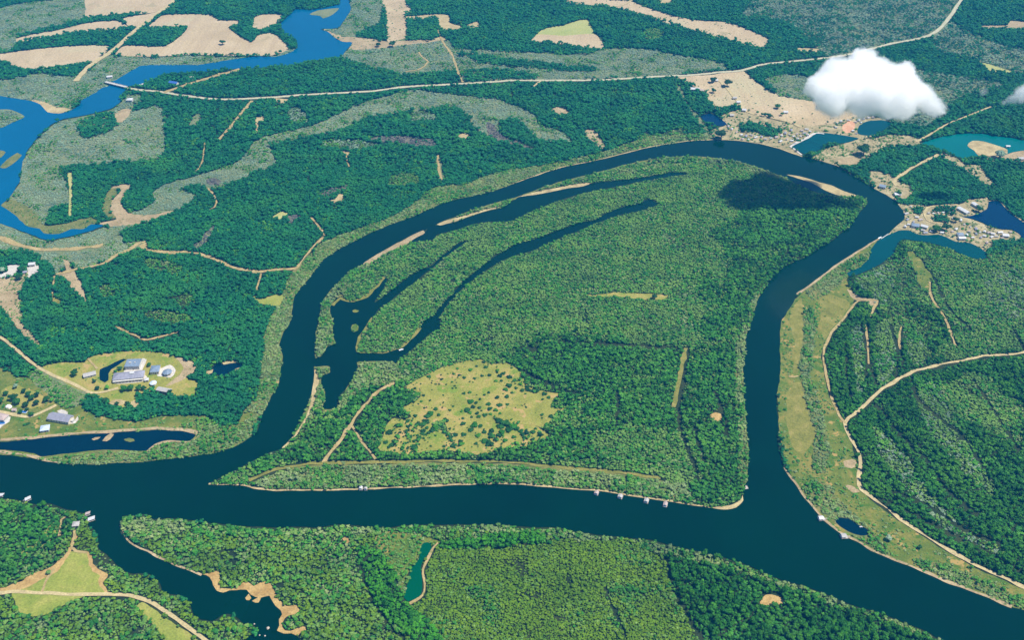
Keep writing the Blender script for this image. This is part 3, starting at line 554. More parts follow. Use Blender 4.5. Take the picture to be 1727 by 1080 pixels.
# ------------------------------------------------------------------ roads, tracks and shore lines: (name, label, material, width in metres, points)
WAY = [
    ('highway', 'pale gravel highway crossing the far forest', greyroad, 9.0, '1640,-30 1618,4 1608,20 1591,42 1573,57 1546,66 1511,72 1471,82 1421,94 1371,100 1321,105 1286,109 1251,119 1214,122 1164,127 1114,129 1014,135 914,136 864,136 807,140 682,147 627,154 532,159 432,166 357,167 282,157 262,154 240,152 212,149'),
    ('road', 'straight pale road climbing between the tan fields', roadm, 13.0, '305,-15 287,8 270,19 250,35 225,54 190,85 150,112 127,137'),
    ('track', 'tan track from the highway along the blue river', trackm, 12.0, '276,156 300,148 337,136 375,125 405,117'),
    ('road', 'pale road past the large grey roofed buildings', roadm, 4.8, '-60,548 0,570 15,580 30,592 52,611 82,630 120,647 150,662 165,663 180,661 200,656'),
    ('road', 'pale drive between the lower left houses', roadm, 5.0, '-60,690 0,695 22,700 45,704 57,702 75,694 95,684'),
    ('track', 'wide tan track above the white gravel yard', trackm, 9.0, '-60,392 0,401 25,412 67,421 125,420 174,414'),
    ('track', 'pale forest track with a dirt corner at the left', trackm, 7.0, '95,464 125,456 172,446 195,432 220,421 232,412 242,409 246,416'),
    ('track', 'tan track winding between two dark woods', trackm, 7.0, '236,414 250,422 287,426 325,427 360,437 390,450 412,456 432,459 470,455 500,454'),
    ('lane', 'narrow lane running up the forest from the bank belt', trackm, 4.0, '500,454 515,433 530,415 547,397 540,386 525,367'),
    ('track', 'pale dirt road climbing the right bank', roadm, 4.6, '1800,585 1726,596 1696,599 1658,602 1621,609 1583,617 1546,626 1516,640 1488,657 1466,677 1446,696 1431,706 1425,715 1426,725 1438,745 1448,765 1452,782 1448,807 1453,827 1471,842 1506,867 1546,896 1596,927 1646,955 1696,977 1726,991 1800,1020'),
    ('track', 'narrow dirt track forking up from the right bank road', trackm, 3.6, '1425,715 1416,704 1406,680 1399,660 1396,645 1391,622 1388,602 1393,582 1403,562 1421,541 1426,534 1436,520 1446,509 1471,506 1480,508 1474,520 1466,538'),
    ('road', 'cream dirt road bending past the fan shaped meadow', roadm, 4.6, '-60,1004 0,1002 25,999 62,1001 125,1004 187,1004 225,1007 250,1015 275,1030 300,1047 325,1065 345,1080 380,1110 420,1150'),
    ('track', 'straight tan track up the left side of the island meadow', trackm, 5.0, '544,782 562,760 587,725 604,700 622,677 644,657 667,647'),
    ('path', 'thin tan path forking off the straight island track', trackm, 3.0, '594,720 607,740 622,760 634,776'),
    ('lane', 'grassy lane along the south of the island', lane_m, 4.5, '420,812 440,803 470,792 507,786 544,782 607,782 682,780 770,779 857,781 930,788 1014,795 1076,802 1114,808'),
    ('lane', 'brown lane through the eastern island forest', lane_m, 6.0, '1157,588 1153,605 1148,630 1142,660 1136,688'),
    ('track', 'far pale track right of the white cloud', roadm, 4.5, '1546,240 1593,212 1606,206 1621,200 1646,190 1671,180'),
    ('track', 'pale dirt road below the turquoise lake', roadm, 6.5, '1585,260 1568,268 1538,284 1520,295 1511,302 1508,308 1513,314'),
    ('track', 'looping pale track of the point village', roadm, 4.5, '1616,346 1577,348 1564,351 1559,359 1559,366 1563,372 1577,376 1592,377'),
    ('track', 'pale farm track through the tan farmland', roadm, 5.0, '1210,135 1226,150 1236,162 1246,175 1254,185 1269,192 1296,199 1326,205 1350,215'),
    ('track', 'short pale road at the top edge by the tan strip', roadm, 5.0, '1075,-8 1064,1 1049,9 1026,11'),
    ('track', 'scrubby tan track falling from the highway', trackm, 7.0, '425,170 412,185 400,200 384,220 368,238'),
    ('path', 'tan path with a fork in the left forest', trackm, 3.6, '196,551 205,555 218,562 232,568 245,574 270,569 302,561'),
    ('path', 'short straight path into the building clearing', trackm, 3.4, '147,605 155,613 164,623'),
    ('path', 'thin pale footpath in the forest below the dirt corner', trackm, 2.6, '92,466 90,480 89,496'),
    ('path', 'thin lane across the pale streak in the middle forest', trackm, 3.0, '584,256 586,274 590,282'),
    ('path', 'pale curving lane through the dark forest right of the square scrub block', trackm, 3.0, '327,292 334,286 342,272 344,256 346,240'),
    ('path', 'pale curving lane falling from the bare grey patch', trackm, 3.0, '350,317 360,328 366,342 362,350 352,354'),
    ('path', 'short pale lane by the white highway', roadm, 4.0, '900,146 908,140 914,136'),
    ('path', 'tan lane in the pale scrub right of the pinkish strip', trackm, 4.0, '684,121 704,118 716,112 722,104 712,96 706,88'),
    ('path', 'pale lane up through the far scrub to the forked clearing', trackm, 4.5, '780,139 772,120 764,96 752,78 744,66 738,50'),
    ('path', 'thin lane down to the yellow clearing by the bank belt', trackm, 3.0, '441,462 437,476 433,492'),
    ('path', 'dirt path at the meadow on the right bank', trackm, 3.0, '1330,636 1338,637 1346,635'),
    ('path', 'dirt path across the fan shaped meadow', trackm, 3.4, '70,1000 76,985 84,972 92,960'),
    ('path', 'sandy path along the lower left wood', trackm, 3.0, '112,872 104,878 103,892 101,905'),
    ('path', 'sandy path from the hut to the fan shaped meadow', trackm, 3.6, '125,896 124,908 121,925 128,931 148,933'),
    ('path', 'tan streak along the right forest slope', trackm, 4.0, '1568,476 1571,502 1591,534 1602,560 1611,584'),
    ('path', 'tan streak between tree rows on the right bank', trackm, 3.0, '1460,547 1463,580 1465,615'),
    ('path', 'second tan streak between tree rows on the right bank', trackm, 3.0, '1521,552 1516,570 1518,590'),
    ('track', 'pale scrubby lane beside the far straight wood edge', trackm, 5.0, '738,262 740,280 744,304'),
    ('lane', 'straight pale verge around the narrow teal pond', trackm, 2.6, '740,917 731,926 722,944 714,962 716,985 713,1005 690,1020'),
    ('shore', 'yellowish reedy rim of the upper lagoon shore', lane_m, 6.0, '560,516 574,503 582,506 597,508 617,501 629,489 641,477 647,468'),
    ('shore', 'yellowish reedy rim of the long wooded tongue in the lagoon', lane_m, 5.0, '629,537 613,562 606,577 604,594 637,595 657,593 677,586 690,574 708,554'),
    ('shore', 'pale sandy edge along the south shore of the island', sand, 2.6, '352,818 410,820 447,827 544,828 632,825 707,822 807,817 864,817 914,821 964,826 1004,828 1039,833 1089,841 1126,846 1164,852 1199,858'),
    ('shore', 'tan shore along the lower right bank', tan, 3.4, '1323,790 1336,810 1351,830 1366,850 1383,870 1401,887 1426,904 1451,917 1476,932 1508,945 1533,955 1561,967 1591,980 1633,996 1671,1010 1706,1025'),
    ('shore', 'pale dyke between the river and the right bank bushes', tan, 4.0, '1482,404 1471,410 1436,432 1408,451 1383,470 1363,485 1343,497'),
    ('shore', 'pale bank of the far main river', sand, 2.6, '864,311 939,285 1014,269 1089,250 1134,242 1176,237 1239,237 1296,246 1353,265'),
    ('shore', 'tan rim above the lower left pond', tan, 4.5, '-60,746 0,744 50,740 120,733 175,730 225,727 270,724 310,727 330,730 336,736 322,746 282,746 262,752 248,763'),
    ('shore', 'tan strip between the lower left pond and the river', tan, 4.5, '-60,761 0,763 40,768 67,774 90,780 112,782'),
    ('shore', 'brown shore at the left side of the near inlet land', tan, 2.6, '204,887 220,916 250,931 265,941 292,953 325,966 340,972'),
    ('shore', 'pale shore line along the right side of the pond at the right edge', sand, 4.0, '1667,340 1683,339 1695,349 1709,363 1727,375'),
    ('shore', 'white rubble edge of the pond under the cloud', gravel, 5.0, '1333,247 1345,240 1356,236 1376,225 1390,226'),
    ('shore', 'stony causeway closing the pond under the cloud', gravel, 5.0, '1333,247 1342,254 1352,262'),
]

# tree-free gaps between rows (they only keep trees away, width in metres)
GAPS = [
    (4, '1476,682 1508,722 1536,752 1566,780'), (4, '1536,637 1546,670 1583,705 1621,735 1660,790'), (4, '1426,577 1428,640 1438,680'),
    (4, '1463,547 1465,615 1478,650'), (4, '1521,555 1518,585 1522,622'), (4, '1706,552 1722,580 1740,610'),
    (4, '1471,842 1506,850 1560,880 1651,925 1721,965'), (4, '1500,548 1510,575 1513,605 1508,640'), (4, '1452,545 1459,580 1460,640'), (5, '1575,470 1600,520 1640,560'), (4, '1640,640 1680,700 1720,760'), (4, '1500,830 1560,850 1620,890 1690,920'), (4, '1566,780 1600,830 1650,870'),
    (3.2, '1125,945 1132,985 1143,1010 1163,1045 1183,1082 1210,1130'), (2.6, '1020,990 1030,1020 1045,1050 1056,1080'),
    (4, '1162,588 1156,620 1150,660 1144,690 1148,730 1166,775 1176,810'), (4, '1170,720 1180,755 1188,780'), (4, '940,578 1010,580 1100,586 1160,588'),
    (3, '606,955 622,1000 637,1030 657,1055 682,1078'), (4, '1205,660 1216,690 1224,715 1222,735'), (4, '1040,660 1042,690 1040,715'), (3.5, '880,625 940,655 980,668'),
]

# ------------------------------------------------------------------ survey raster: which patch lies where
U0, U1, V0, V1 = -330, 2080, -60, 1320
RW, RH = U1 - U0, V1 - V0
owner = np.zeros((RH, RW), np.int16)          # 0 = the dark forest that covers everything else


def smooth_closed(pts, step=5.0):
    n = len(pts)
    out = []
    for i in range(n):
        p0, p1, p2, p3 = (np.array(pts[(i + k) % n]) for k in (-1, 0, 1, 2))
        m = max(1, int(np.hypot(*(p2 - p1)) / step))
        m = min(m, 14)
        a = np.hypot(*(p1 - p0)) + 1e-6
        b = np.hypot(*(p2 - p1)) + 1e-6
        c = np.hypot(*(p3 - p2)) + 1e-6
        t1 = (p2 - p0) / (a + b) * b
        t2 = (p3 - p1) / (b + c) * b
        for k in range(m):
            t = k / m
            h = (2 * t**3 - 3 * t**2 + 1) * p1 + (t**3 - 2 * t**2 + t) * t1 * 0.8 + (-2 * t**3 + 3 * t**2) * p2 + (t**3 - t**2) * t2 * 0.8
            out.append((h[0], h[1]))
    return out


def wobble(pts, amp):
    """ragged natural edge: shift each point by smooth noise, metres"""
    res = []
    for u, v in pts:
        x, y = ground(u, v)
        s = mpp(v)
        q = Vector((x * 0.045, y * 0.045, 3.1))
        q2 = Vector((x * 0.16, y * 0.16, 9.7))
        dx = amp * (2.2 * mnoise.noise(q) + 1.3 * mnoise.noise(q2))
        dy = amp * (2.2 * mnoise.noise(q + Vector((31, 7, 0))) + 1.3 * mnoise.noise(q2 + Vector((11, 5, 0))))
        res.append((x + dx, y + dy))
    return res


def fill(poly, val, arr):
    """scan-line fill of a polygon given in survey coordinates"""
    p = np.array(poly) - (U0, V0)
    q = np.roll(p, -1, axis=0)
    y0 = max(0, int(math.ceil(p[:, 1].min())))
    y1 = min(RH - 1, int(math.floor(p[:, 1].max())))
    for y in range(y0, y1 + 1):
        m = (p[:, 1] <= y) != (q[:, 1] <= y)
        if not m.any():
            continue
        a, b = p[m], q[m]
        xs = np.sort(a[:, 0] + (y - a[:, 1]) / (b[:, 1] - a[:, 1]) * (b[:, 0] - a[:, 0]))
        for k in range(0, len(xs) - 1, 2):
            i0, i1 = int(math.ceil(xs[k])), int(math.floor(xs[k + 1]))
            if i1 >= i0:
                arr[y, max(0, i0):max(0, i1 + 1)] = val


STRUCT_CAT = {'river': 'river', 'side_channel': 'river channel', 'lagoon': 'lagoon', 'pond': 'pond', 'lake': 'lake', 'inlet': 'inlet', 'island': 'island',
              'dry_field': 'field', 'green_field': 'field', 'meadow': 'meadow'}
classes = ['F']
sheet_z = [0.0]
for i, r in enumerate(REG, start=1):
    sm = smooth_closed(r['pts'])
    world = wobble(sm, r['rough'])
    px = [survey(x, y) for x, y in world]
    fill(px, i, owner)
    classes.append(r['cls'])
    z = 0.04 + 0.004 * i
    sheet_z.append(z)
    if r['mat'] is not None:
        o = mesh_obj(r['name'], [(x, y, z) for x, y in world], [tuple(range(len(world)))], r['mat'])
        if o.data.polygons[0].normal.z < 0:
            o.data.flip_normals()
        tag(o, r['label'], STRUCT_CAT.get(r['name'], r['name'].replace('_', ' ')), kind='structure')

# the land itself, one sheet out to the horizon
R_ = 9000.0
g = mesh_obj('ground', [(-R_, -R_, 0), (R_, -R_, 0), (R_, R_, 0), (-R_, R_, 0)], [(0, 1, 2, 3)], soil)
tag(g, 'dark forest ground reaching to the horizon', 'ground', kind='structure')

# roads, tracks and shores
blocked = np.zeros((RH, RW), bool)


def smooth_open(pts, step=6.0):
    out = []
    n = len(pts)
    for i in range(n - 1):
        p0, p1, p2, p3 = (np.array(pts[min(max(i + k, 0), n - 1)]) for k in (-1, 0, 1, 2))
        m = max(1, min(24, int(np.hypot(*(p2 - p1)) / step)))
        for k in range(m):
            t = k / m
            out.append(tuple(0.5 * ((2 * p1) + (p2 - p0) * t + (2 * p0 - 5 * p1 + 4 * p2 - p3) * t**2 + (3 * p1 - p0 - 3 * p2 + p3) * t**3)))
    out.append(tuple(pts[-1]))
    return out


def ribbon(pts_px, width, amp=0.0):
    w = [ground(u, v) for u, v in smooth_open(pts_px)]
    L, Rr = [], []
    for i in range(len(w)):
        a = np.array(w[max(i - 1, 0)])
        b = np.array(w[min(i + 1, len(w) - 1)])
        t = (b - a) / (np.hypot(*(b - a)) + 1e-9)
        nrm = np.array((-t[1], t[0]))
        c = np.array(w[i])
        k1 = width / 2 * (1 + amp * mnoise.noise(Vector((c[0] * .05, c[1] * .05, 1.0))) * 1.6)
        k2 = width / 2 * (1 + amp * mnoise.noise(Vector((c[0] * .05, c[1] * .05, 8.0))) * 1.6)
        L.append(c + nrm * k1)
        Rr.append(c - nrm * k2)
    return L, Rr


def pts_of(s):
    return [tuple(float(a) for a in p.split(',')) for p in s.split()]


zi = 0.04 + 0.004 * (len(REG) + 2)
for k, (name, label, mat, width, s) in enumerate(WAY):
    L, Rr = ribbon(pts_of(s), width, 0.35 if name in ('road', 'highway') else 0.8)
    n = len(L)
    z = zi + 0.004 * k
    vs = [(p[0], p[1], z) for p in L] + [(p[0], p[1], z) for p in Rr]
    fs = [(n + i, n + i + 1, i + 1, i) for i in range(n - 1)]
    o = mesh_obj(name, vs, fs, mat)
    tag(o, label, name, kind='structure')
    if name != 'shore':
        L2, R2 = ribbon(pts_of(s), width + (6.0 if name == 'highway' else 2.0))
        fill([survey(*p) for p in L2] + [survey(*p) for p in R2[::-1]], True, blocked)
for width, s in GAPS:
    L2, R2 = ribbon(pts_of(s), width, 0.9)
    fill([survey(*p) for p in L2] + [survey(*p) for p in R2[::-1]], True, blocked)

# ------------------------------------------------------------------ plants
bark = plain_mat('bark', (0.10, 0.08, 0.06), 0.9)
LEAF = {
    'dark':   leaf_mat('dark_leaves', [(0.006, 0.112, 0.032), (0.010, 0.142, 0.038), (0.018, 0.178, 0.037), (0.008, 0.120, 0.040)], (0.040, 0.22, 0.028), 0.55, 0.010),  # some distance haze is put into these greens as extra blue
    'deep':   leaf_mat('deep_green_leaves', [(0.012, 0.100, 0.003), (0.021, 0.135, 0.003), (0.038, 0.175, 0.004), (0.014, 0.110, 0.007)], (0.065, 0.20, 0.005), 0.55, 0.014),
    'mid':    leaf_mat('mid_green_leaves', [(0.026, 0.165, 0.010), (0.046, 0.22, 0.014), (0.076, 0.265, 0.022), (0.032, 0.175, 0.020)], (0.11, 0.28, 0.022), 0.5, 0.013),
    'olive':  leaf_mat('olive_leaves', [(0.105, 0.225, 0.032), (0.135, 0.265, 0.044), (0.175, 0.30, 0.062), (0.085, 0.205, 0.028)], (0.10, 0.27, 0.026), 0.5, 0.016),
    'pale':   leaf_mat('pale_leaves', [(0.17, 0.25, 0.075), (0.21, 0.295, 0.10), (0.26, 0.34, 0.13), (0.135, 0.22, 0.06)], (0.20, 0.28, 0.07), 0.5, 0.016),
    'grey':   leaf_mat('grey_green_leaves', [(0.18, 0.275, 0.165), (0.215, 0.31, 0.195), (0.25, 0.345, 0.225), (0.15, 0.25, 0.145)], (0.25, 0.31, 0.17), 0.5, 0.010),
    'yellow': leaf_mat('yellow_green_leaves', [(0.085, 0.185, 0.003), (0.105, 0.215, 0.004), (0.135, 0.245, 0.006), (0.066, 0.160, 0.003)], (0.12, 0.215, 0.004), 0.5, 0.02),
    'lime':   leaf_mat('bright_green_leaves', [(0.030, 0.19, 0.003), (0.044, 0.24, 0.004), (0.065, 0.28, 0.005), (0.018, 0.13, 0.004)], (0.08, 0.28, 0.004), 0.5, 0.03),
    'bush':   leaf_mat('dark_bush_leaves', [(0.006, 0.050, 0.006), (0.010, 0.072, 0.008), (0.018, 0.10, 0.010)], None),
    'dead':   leaf_mat('grey_dead_twigs', [(0.10, 0.10, 0.10), (0.15, 0.145, 0.14), (0.21, 0.20, 0.18), (0.05, 0.07, 0.06)], None),
}


def crown_mesh(name, seed, subdiv, bump, leaves, leaf_size, flat=0.75, lift=0.0, lobes=3):
    """crown about one metre across: lobed leaf mass with loose sprays of leaves standing out of it"""
    rr = random.Random(seed)
    bm = bmesh.new()
    off = Vector((rr.uniform(0, 50), rr.uniform(0, 50), rr.uniform(0, 50)))
    blobs = [(Vector((0, 0, 0)), 0.34)]
    for k in range(lobes):
        a = 6.283 * (k + rr.random() * 0.7) / max(lobes, 1)
        q = rr.uniform(0.14, 0.36)
        blobs.append((Vector((q * math.cos(a), q * math.sin(a), rr.uniform(-0.12, 0.20))), rr.uniform(0.13, 0.27)))
    for c, r in blobs:
        res = bmesh.ops.create_icosphere(bm, subdivisions=subdiv, radius=1.0)
        for v in res['verts']:
            d = v.co.normalized()
            k = 1 + bump * (mnoise.noise(d * 1.9 + off) * 1.3 + mnoise.noise(d * 4.3 + off) * 0.9)
            p = d * r * k
            v.co = Vector((p.x + c.x, p.y + c.y, (p.z * flat if p.z > 0 else p.z * flat * 0.7) + c.z + lift))
        off += Vector((7, 3, 1))
    for _ in range(leaves):
        c, r = rr.choice(blobs)
        d = Vector((rr.gauss(0, 1), rr.gauss(0, 1), abs(rr.gauss(0, 1)) * 1.1 - 0.15)).normalized()
        p = c + Vector((d.x, d.y, d.z * flat)) * r * rr.uniform(0.92, 1.2) + Vector((0, 0, lift))
        t = d.orthogonal().normalized()
        t.rotate(__import__('mathutils').Quaternion(d, rr.uniform(0, 6.28)))
        b = d.cross(t)
        up = d * rr.uniform(0.1, 0.9)
        s = leaf_size * rr.uniform(0.6, 1.3)
        q = [bm.verts.new(p + (t + up) * s), bm.verts.new(p + b * s * 0.6), bm.verts.new(p - (t - up * 0.3) * s), bm.verts.new(p - b * s * 0.6)]
        bm.faces.new(q)
    me = bpy.data.meshes.new(name)
    bm.to_mesh(me)
    bm.free()
    return me


CROWN = [crown_mesh('crown_shape', 10 + k, 1, 0.34, 60, 0.10, flat=(0.6, 0.8, 0.95, 0.7, 1.15, 0.55)[k], lift=0.60, lobes=4 + k % 4) for k in range(6)]
BUSH = [crown_mesh('bush_shape', 30 + k, 1, 0.38, 44, 0.12, flat=(0.5, 0.7, 0.6, 0.85, 0.5, 0.65)[k], lift=0.22, lobes=3 + k % 4) for k in range(6)]
protos = {}


def proto_collection(key, leaf, meshes):
    """source shapes for one kind of planting; the collection is not part of the scene"""
    if key in protos:
        return protos[key]
    c = bpy.data.collections.new(key)
    for k, me in enumerate(meshes):
        m2 = me.copy()
        m2.materials.clear()
        m2.materials.append(LEAF[leaf])
        c.objects.link(bpy.data.objects.new(f'{key}_{k}', m2))
    protos[key] = c
    return c


def scatter_group(key, coll):
    ng = bpy.data.node_groups.new(key, 'GeometryNodeTree')
    ng.interface.new_socket('Geometry', in_out='INPUT', socket_type='NodeSocketGeometry')
    ng.interface.new_socket('Geometry', in_out='OUTPUT', socket_type='NodeSocketGeometry')
    a = ng.nodes.new('NodeGroupInput')
    b = ng.nodes.new('NodeGroupOutput')
    iop = ng.nodes.new('GeometryNodeInstanceOnPoints')
    ci = ng.nodes.new('GeometryNodeCollectionInfo')
    ci.inputs['Collection'].default_value = coll
    ci.inputs['Separate Children'].default_value = True
    ci.inputs['Reset Children'].default_value = True

    def attr(name, typ):
        n = ng.nodes.new('GeometryNodeInputNamedAttribute')
        n.data_type = typ
        n.inputs['Name'].default_value = name
        return n.outputs['Attribute']
    ng.links.new(a.outputs[0], iop.inputs['Points'])
    ng.links.new(ci.outputs[0], iop.inputs['Instance'])
    iop.inputs['Pick Instance'].default_value = True
    ng.links.new(attr('pick', 'INT'), iop.inputs['Instance Index'])
    cx = ng.nodes.new('ShaderNodeCombineXYZ')
    ng.links.new(attr('turn', 'FLOAT'), cx.inputs['Z'])
    e2r = ng.nodes.new('FunctionNodeEulerToRotation')
    ng.links.new(cx.outputs[0], e2r.inputs[0])
    ng.links.new(e2r.outputs[0], iop.inputs['Rotation'])
    ng.links.new(attr('size', 'FLOAT_VECTOR'), iop.inputs['Scale'])
    ng.links.new(iop.outputs[0], b.inputs[0])
    return ng


groups = {}


def scatter(name, label, cat, leaf, kind, xyz, size, pick, turn, parent_kind='stuff'):
    key = f'{leaf}_{kind}'
    coll = proto_collection(key, leaf, CROWN if kind == 'tree' else BUSH)
    if key not in groups:
        groups[key] = scatter_group(key, coll)
    me = bpy.data.meshes.new(name)
    me.vertices.add(len(xyz))
    me.vertices.foreach_set('co', np.ascontiguousarray(xyz, np.float32).ravel())
    for nm, typ, prop, data in (('pick', 'INT', 'value', pick.astype(np.int32)), ('turn', 'FLOAT', 'value', turn.astype(np.float32)),
                                ('size', 'FLOAT_VECTOR', 'vector', np.ascontiguousarray(size, np.float32).ravel())):
        at = me.attributes.new(nm, typ, 'POINT')
        at.data.foreach_set(prop, data)
    o = link(bpy.data.objects.new(name, me))
    md = o.modifiers.new('plants', 'NODES')
    md.node_group = groups[key]
    tag(o, label, cat, kind='stuff')
    return o


# class: spacing m, share of places taken, [(leaf, kind, weight, min crown m, max crown m, height factor)], clump scale
PLANTING = {
    'F': (3.5, 1.00, [('dark', 'tree', 0.90, 4.4, 6.8, 0.9), ('mid', 'tree', 0.10, 3.8, 5.4, 0.85)]),
    'E': (3.6, 1.00, [('deep', 'tree', 0.72, 3.8, 6.6, 1.0), ('mid', 'tree', 0.28, 3.0, 5.2, 0.8)]),
    'Q': (3.7, 0.98, [('deep', 'tree', 0.80, 3.8, 7.0, 1.1), ('mid', 'tree', 0.20, 3.2, 5.5, 0.9)]),
    'J': (3.5, 0.98, [('mid', 'tree', 0.55, 3.4, 6.0, 0.9), ('deep', 'tree', 0.30, 3.6, 6.4, 1.0), ('olive', 'tree', 0.15, 3.0, 4.6, 0.8)]),
    'I': (2.8, 0.98, [('olive', 'tree', 0.60, 2.9, 4.6, 0.75), ('mid', 'tree', 0.32, 2.9, 5.0, 0.8), ('pale', 'tree', 0.08, 2.6, 4.0, 0.75)]),
    'L': (2.8, 0.96, [('olive', 'tree', 0.45, 2.8, 4.6, 0.75), ('grey', 'bush', 0.35, 2.6, 4.4, 0.8), ('mid', 'tree', 0.20, 2.8, 4.8, 0.8)]),
    'N': (3.2, 0.98, [('yellow', 'tree', 0.40, 3.2, 5.2, 0.8), ('olive', 'tree', 0.36, 3.2, 5.2, 0.8), ('mid', 'tree', 0.16, 3.2, 5.6, 0.9), ('pale', 'bush', 0.08, 2.6, 4.4, 0.8)]),
    'P': (2.35, 0.98, [('yellow', 'tree', 0.80, 2.6, 3.8, 0.8), ('olive', 'tree', 0.15, 2.5, 3.6, 0.8), ('mid', 'tree', 0.06, 2.4, 4.0, 1.1)]),
    'G': (3.2, 0.98, [('lime', 'tree', 0.86, 3.4, 6.0, 1.15), ('deep', 'tree', 0.14, 3.0, 5.0, 0.9)]),
    'S': (2.9, 0.93, [('grey', 'bush', 0.72, 2.2, 3.9, 0.7), ('olive', 'bush', 0.18, 2.2, 3.8, 0.7), ('mid', 'tree', 0.10, 2.4, 4.2, 0.7)]),
    'Z': (3.3, 0.92, [('grey', 'tree', 0.52, 2.6, 4.6, 0.7), ('dark', 'tree', 0.48, 2.8, 5.0, 0.8)]),
    'B': (2.9, 0.88, [('pale', 'bush', 0.44, 2.8, 5.0, 0.9), ('olive', 'bush', 0.38, 2.8, 5.0, 0.9), ('mid', 'tree', 0.18, 2.8, 4.8, 0.8)]),
    'C': (2.9, 0.98, [('pale', 'tree', 0.40, 3.0, 5.2, 0.85), ('olive', 'tree', 0.36, 3.0, 5.2, 0.85), ('mid', 'tree', 0.24, 3.2, 5.4, 0.9)]),
    'b': (3.6, 0.68, [('pale', 'bush', 0.60, 2.0, 4.0, 0.8), ('olive', 'bush', 0.25, 2.0, 4.0, 0.8), ('mid', 'bush', 0.15, 2.2, 4.2, 0.9)]),
    'V': (3.0, 0.93, [('olive', 'bush', 0.55, 2.2, 4.2, 0.8), ('mid', 'tree', 0.30, 2.6, 4.8, 0.8), ('pale', 'bush', 0.15, 2.0, 3.6, 0.8)]),
    'v': (3.4, 0.69, [('olive', 'bush', 0.50, 1.8, 3.8, 0.7), ('mid', 'bush', 0.27, 1.8, 4.2, 0.8), ('pale', 'bush', 0.23, 1.8, 3.6, 0.7)]),
    'h': (4.0, 0.62, [('bush', 'bush', 0.62, 2.4, 6.5, 0.75), ('mid', 'tree', 0.38, 2.6, 5.5, 0.7)]),
    'm': (4.2, 0.30, [('olive', 'bush', 0.45, 1.0, 2.6, 0.6), ('bush', 'bush', 0.55, 1.0, 3.0, 0.7)]),
    'w': (6.0, 0.28, [('olive', 'bush', 0.6, 1.4, 2.6, 0.7), ('mid', 'bush', 0.4, 1.4, 3.0, 0.8)]),
    'g': (5.0, 0.30, [('olive', 'bush', 0.6, 1.6, 3.2, 0.7), ('mid', 'bush', 0.4, 1.6, 3.4, 0.7)]),
    's': (6.0, 0.25, [('pale', 'bush', 0.6, 1.6, 3.4, 0.7), ('grey', 'bush', 0.4, 1.8, 3.6, 0.7)]),
    'r': (5.0, 0.69, [('mid', 'bush', 0.5, 2.2, 5.5, 0.8), ('pale', 'bush', 0.3, 2.0, 4.5, 0.7), ('dark', 'tree', 0.2, 2.6, 5.5, 0.9)]),
    'K': (3.4, 0.85, [('dead', 'bush', 0.85, 2.2, 4.2, 0.8), ('dark', 'tree', 0.15, 2.2, 4.0, 0.7)]),
}
CLASS_WORDS = {
    'F': ('forest', 'dark green forest', 'forest'), 'E': ('forest', 'lush dark forest of the right bank', 'forest'), 'Q': ('forest', 'dark forest at the bottom right of the near bank', 'forest'),
    'L': ('forest', 'pale strips between dark rows of the right bank woods', 'forest'), 'J': ('forest', 'darker green forest on the island', 'forest'), 'I': ('forest', 'light olive forest on the island and right bank', 'forest'), 'N': ('forest', 'mixed light green wood of the near bank', 'forest'),
    'P': ('plantation', 'fine grained yellow green plantation on the near bank', 'plantation'), 'G': ('tree_belt', 'bright green tree belts on the near bank', 'tree belt'),
    'S': ('scrub', 'grey green scrub of the far plain', 'scrub'), 'Z': ('scrub', 'grey green scrub at the upper right', 'scrub'), 'B': ('scrub', 'pale bushy belts along the river banks', 'scrub'),
    'C': ('tree_belt', 'dense pale green tree belts along the water', 'tree belt'), 'b': ('scrub', 'thin scrub on sandy banks', 'scrub'), 'V': ('scrub', 'rough scrub of the right bank', 'scrub'), 'v': ('ground_cover', 'low bushes scattered in olive grassland', 'ground cover'),
    'h': ('ground_cover', 'dark bushes crowding the lower island meadow', 'ground cover'), 'm': ('ground_cover', 'low tufts in the yellow island meadow', 'ground cover'), 'w': ('ground_cover', 'low tufts in the clearing round the grey roofs', 'ground cover'), 'g': ('ground_cover', 'low tufts in the small glades', 'ground cover'),
    's': ('ground_cover', 'sparse scrub on pinkish dry ground', 'ground cover'), 'r': ('ground_cover', 'bushes between the village sheds', 'ground cover'), 'K': ('dead_wood', 'grey leafless scrub in bare patches', 'dead wood'),
}
LEAF_WORDS = {'dark': 'dark crowns', 'deep': 'deep green crowns', 'mid': 'mid green crowns', 'olive': 'olive crowns', 'pale': 'pale bushes', 'grey': 'grey green bushes', 'yellow': 'yellow green crowns',
              'lime': 'bright green crowns', 'dead': 'grey twigs', 'bush': 'dark bushes'}
cls_arr = np.array(classes)
sheet_arr = np.array([0.0] + [zz if r['mat'] is not None else 0.0 for zz, r in zip(sheet_z[1:], REG)])
# a stand without a sheet of its own stands on the sheet below it
island_id = [i for i, r in enumerate(REG, 1) if r['name'] == 'island'][0]
for i in range(1, len(sheet_arr)):
    if sheet_arr[i] == 0.0 and i > island_id:
        sheet_arr[i] = sheet_arr[island_id]


def zat(u, v):
    return float(sheet_arr[owner[int(round(v)) - V0, int(round(u)) - U0]])



def vnoise(x, y, s, seed):
    """cheap smooth value noise in 0..1"""
    r = np.random.default_rng(seed)
    tab = r.random((256, 256))
    fx, fy = x / s, y / s
    ix, iy = np.floor(fx).astype(int), np.floor(fy).astype(int)
    tx, ty = fx - ix, fy - iy
    tx, ty = tx * tx * (3 - 2 * tx), ty * ty * (3 - 2 * ty)
    g_ = lambda a, b: tab[(ix + a) % 256, (iy + b) % 256]
    return (g_(0, 0) * (1 - tx) + g_(1, 0) * tx) * (1 - ty) + (g_(0, 1) * (1 - tx) + g_(1, 1) * tx) * ty


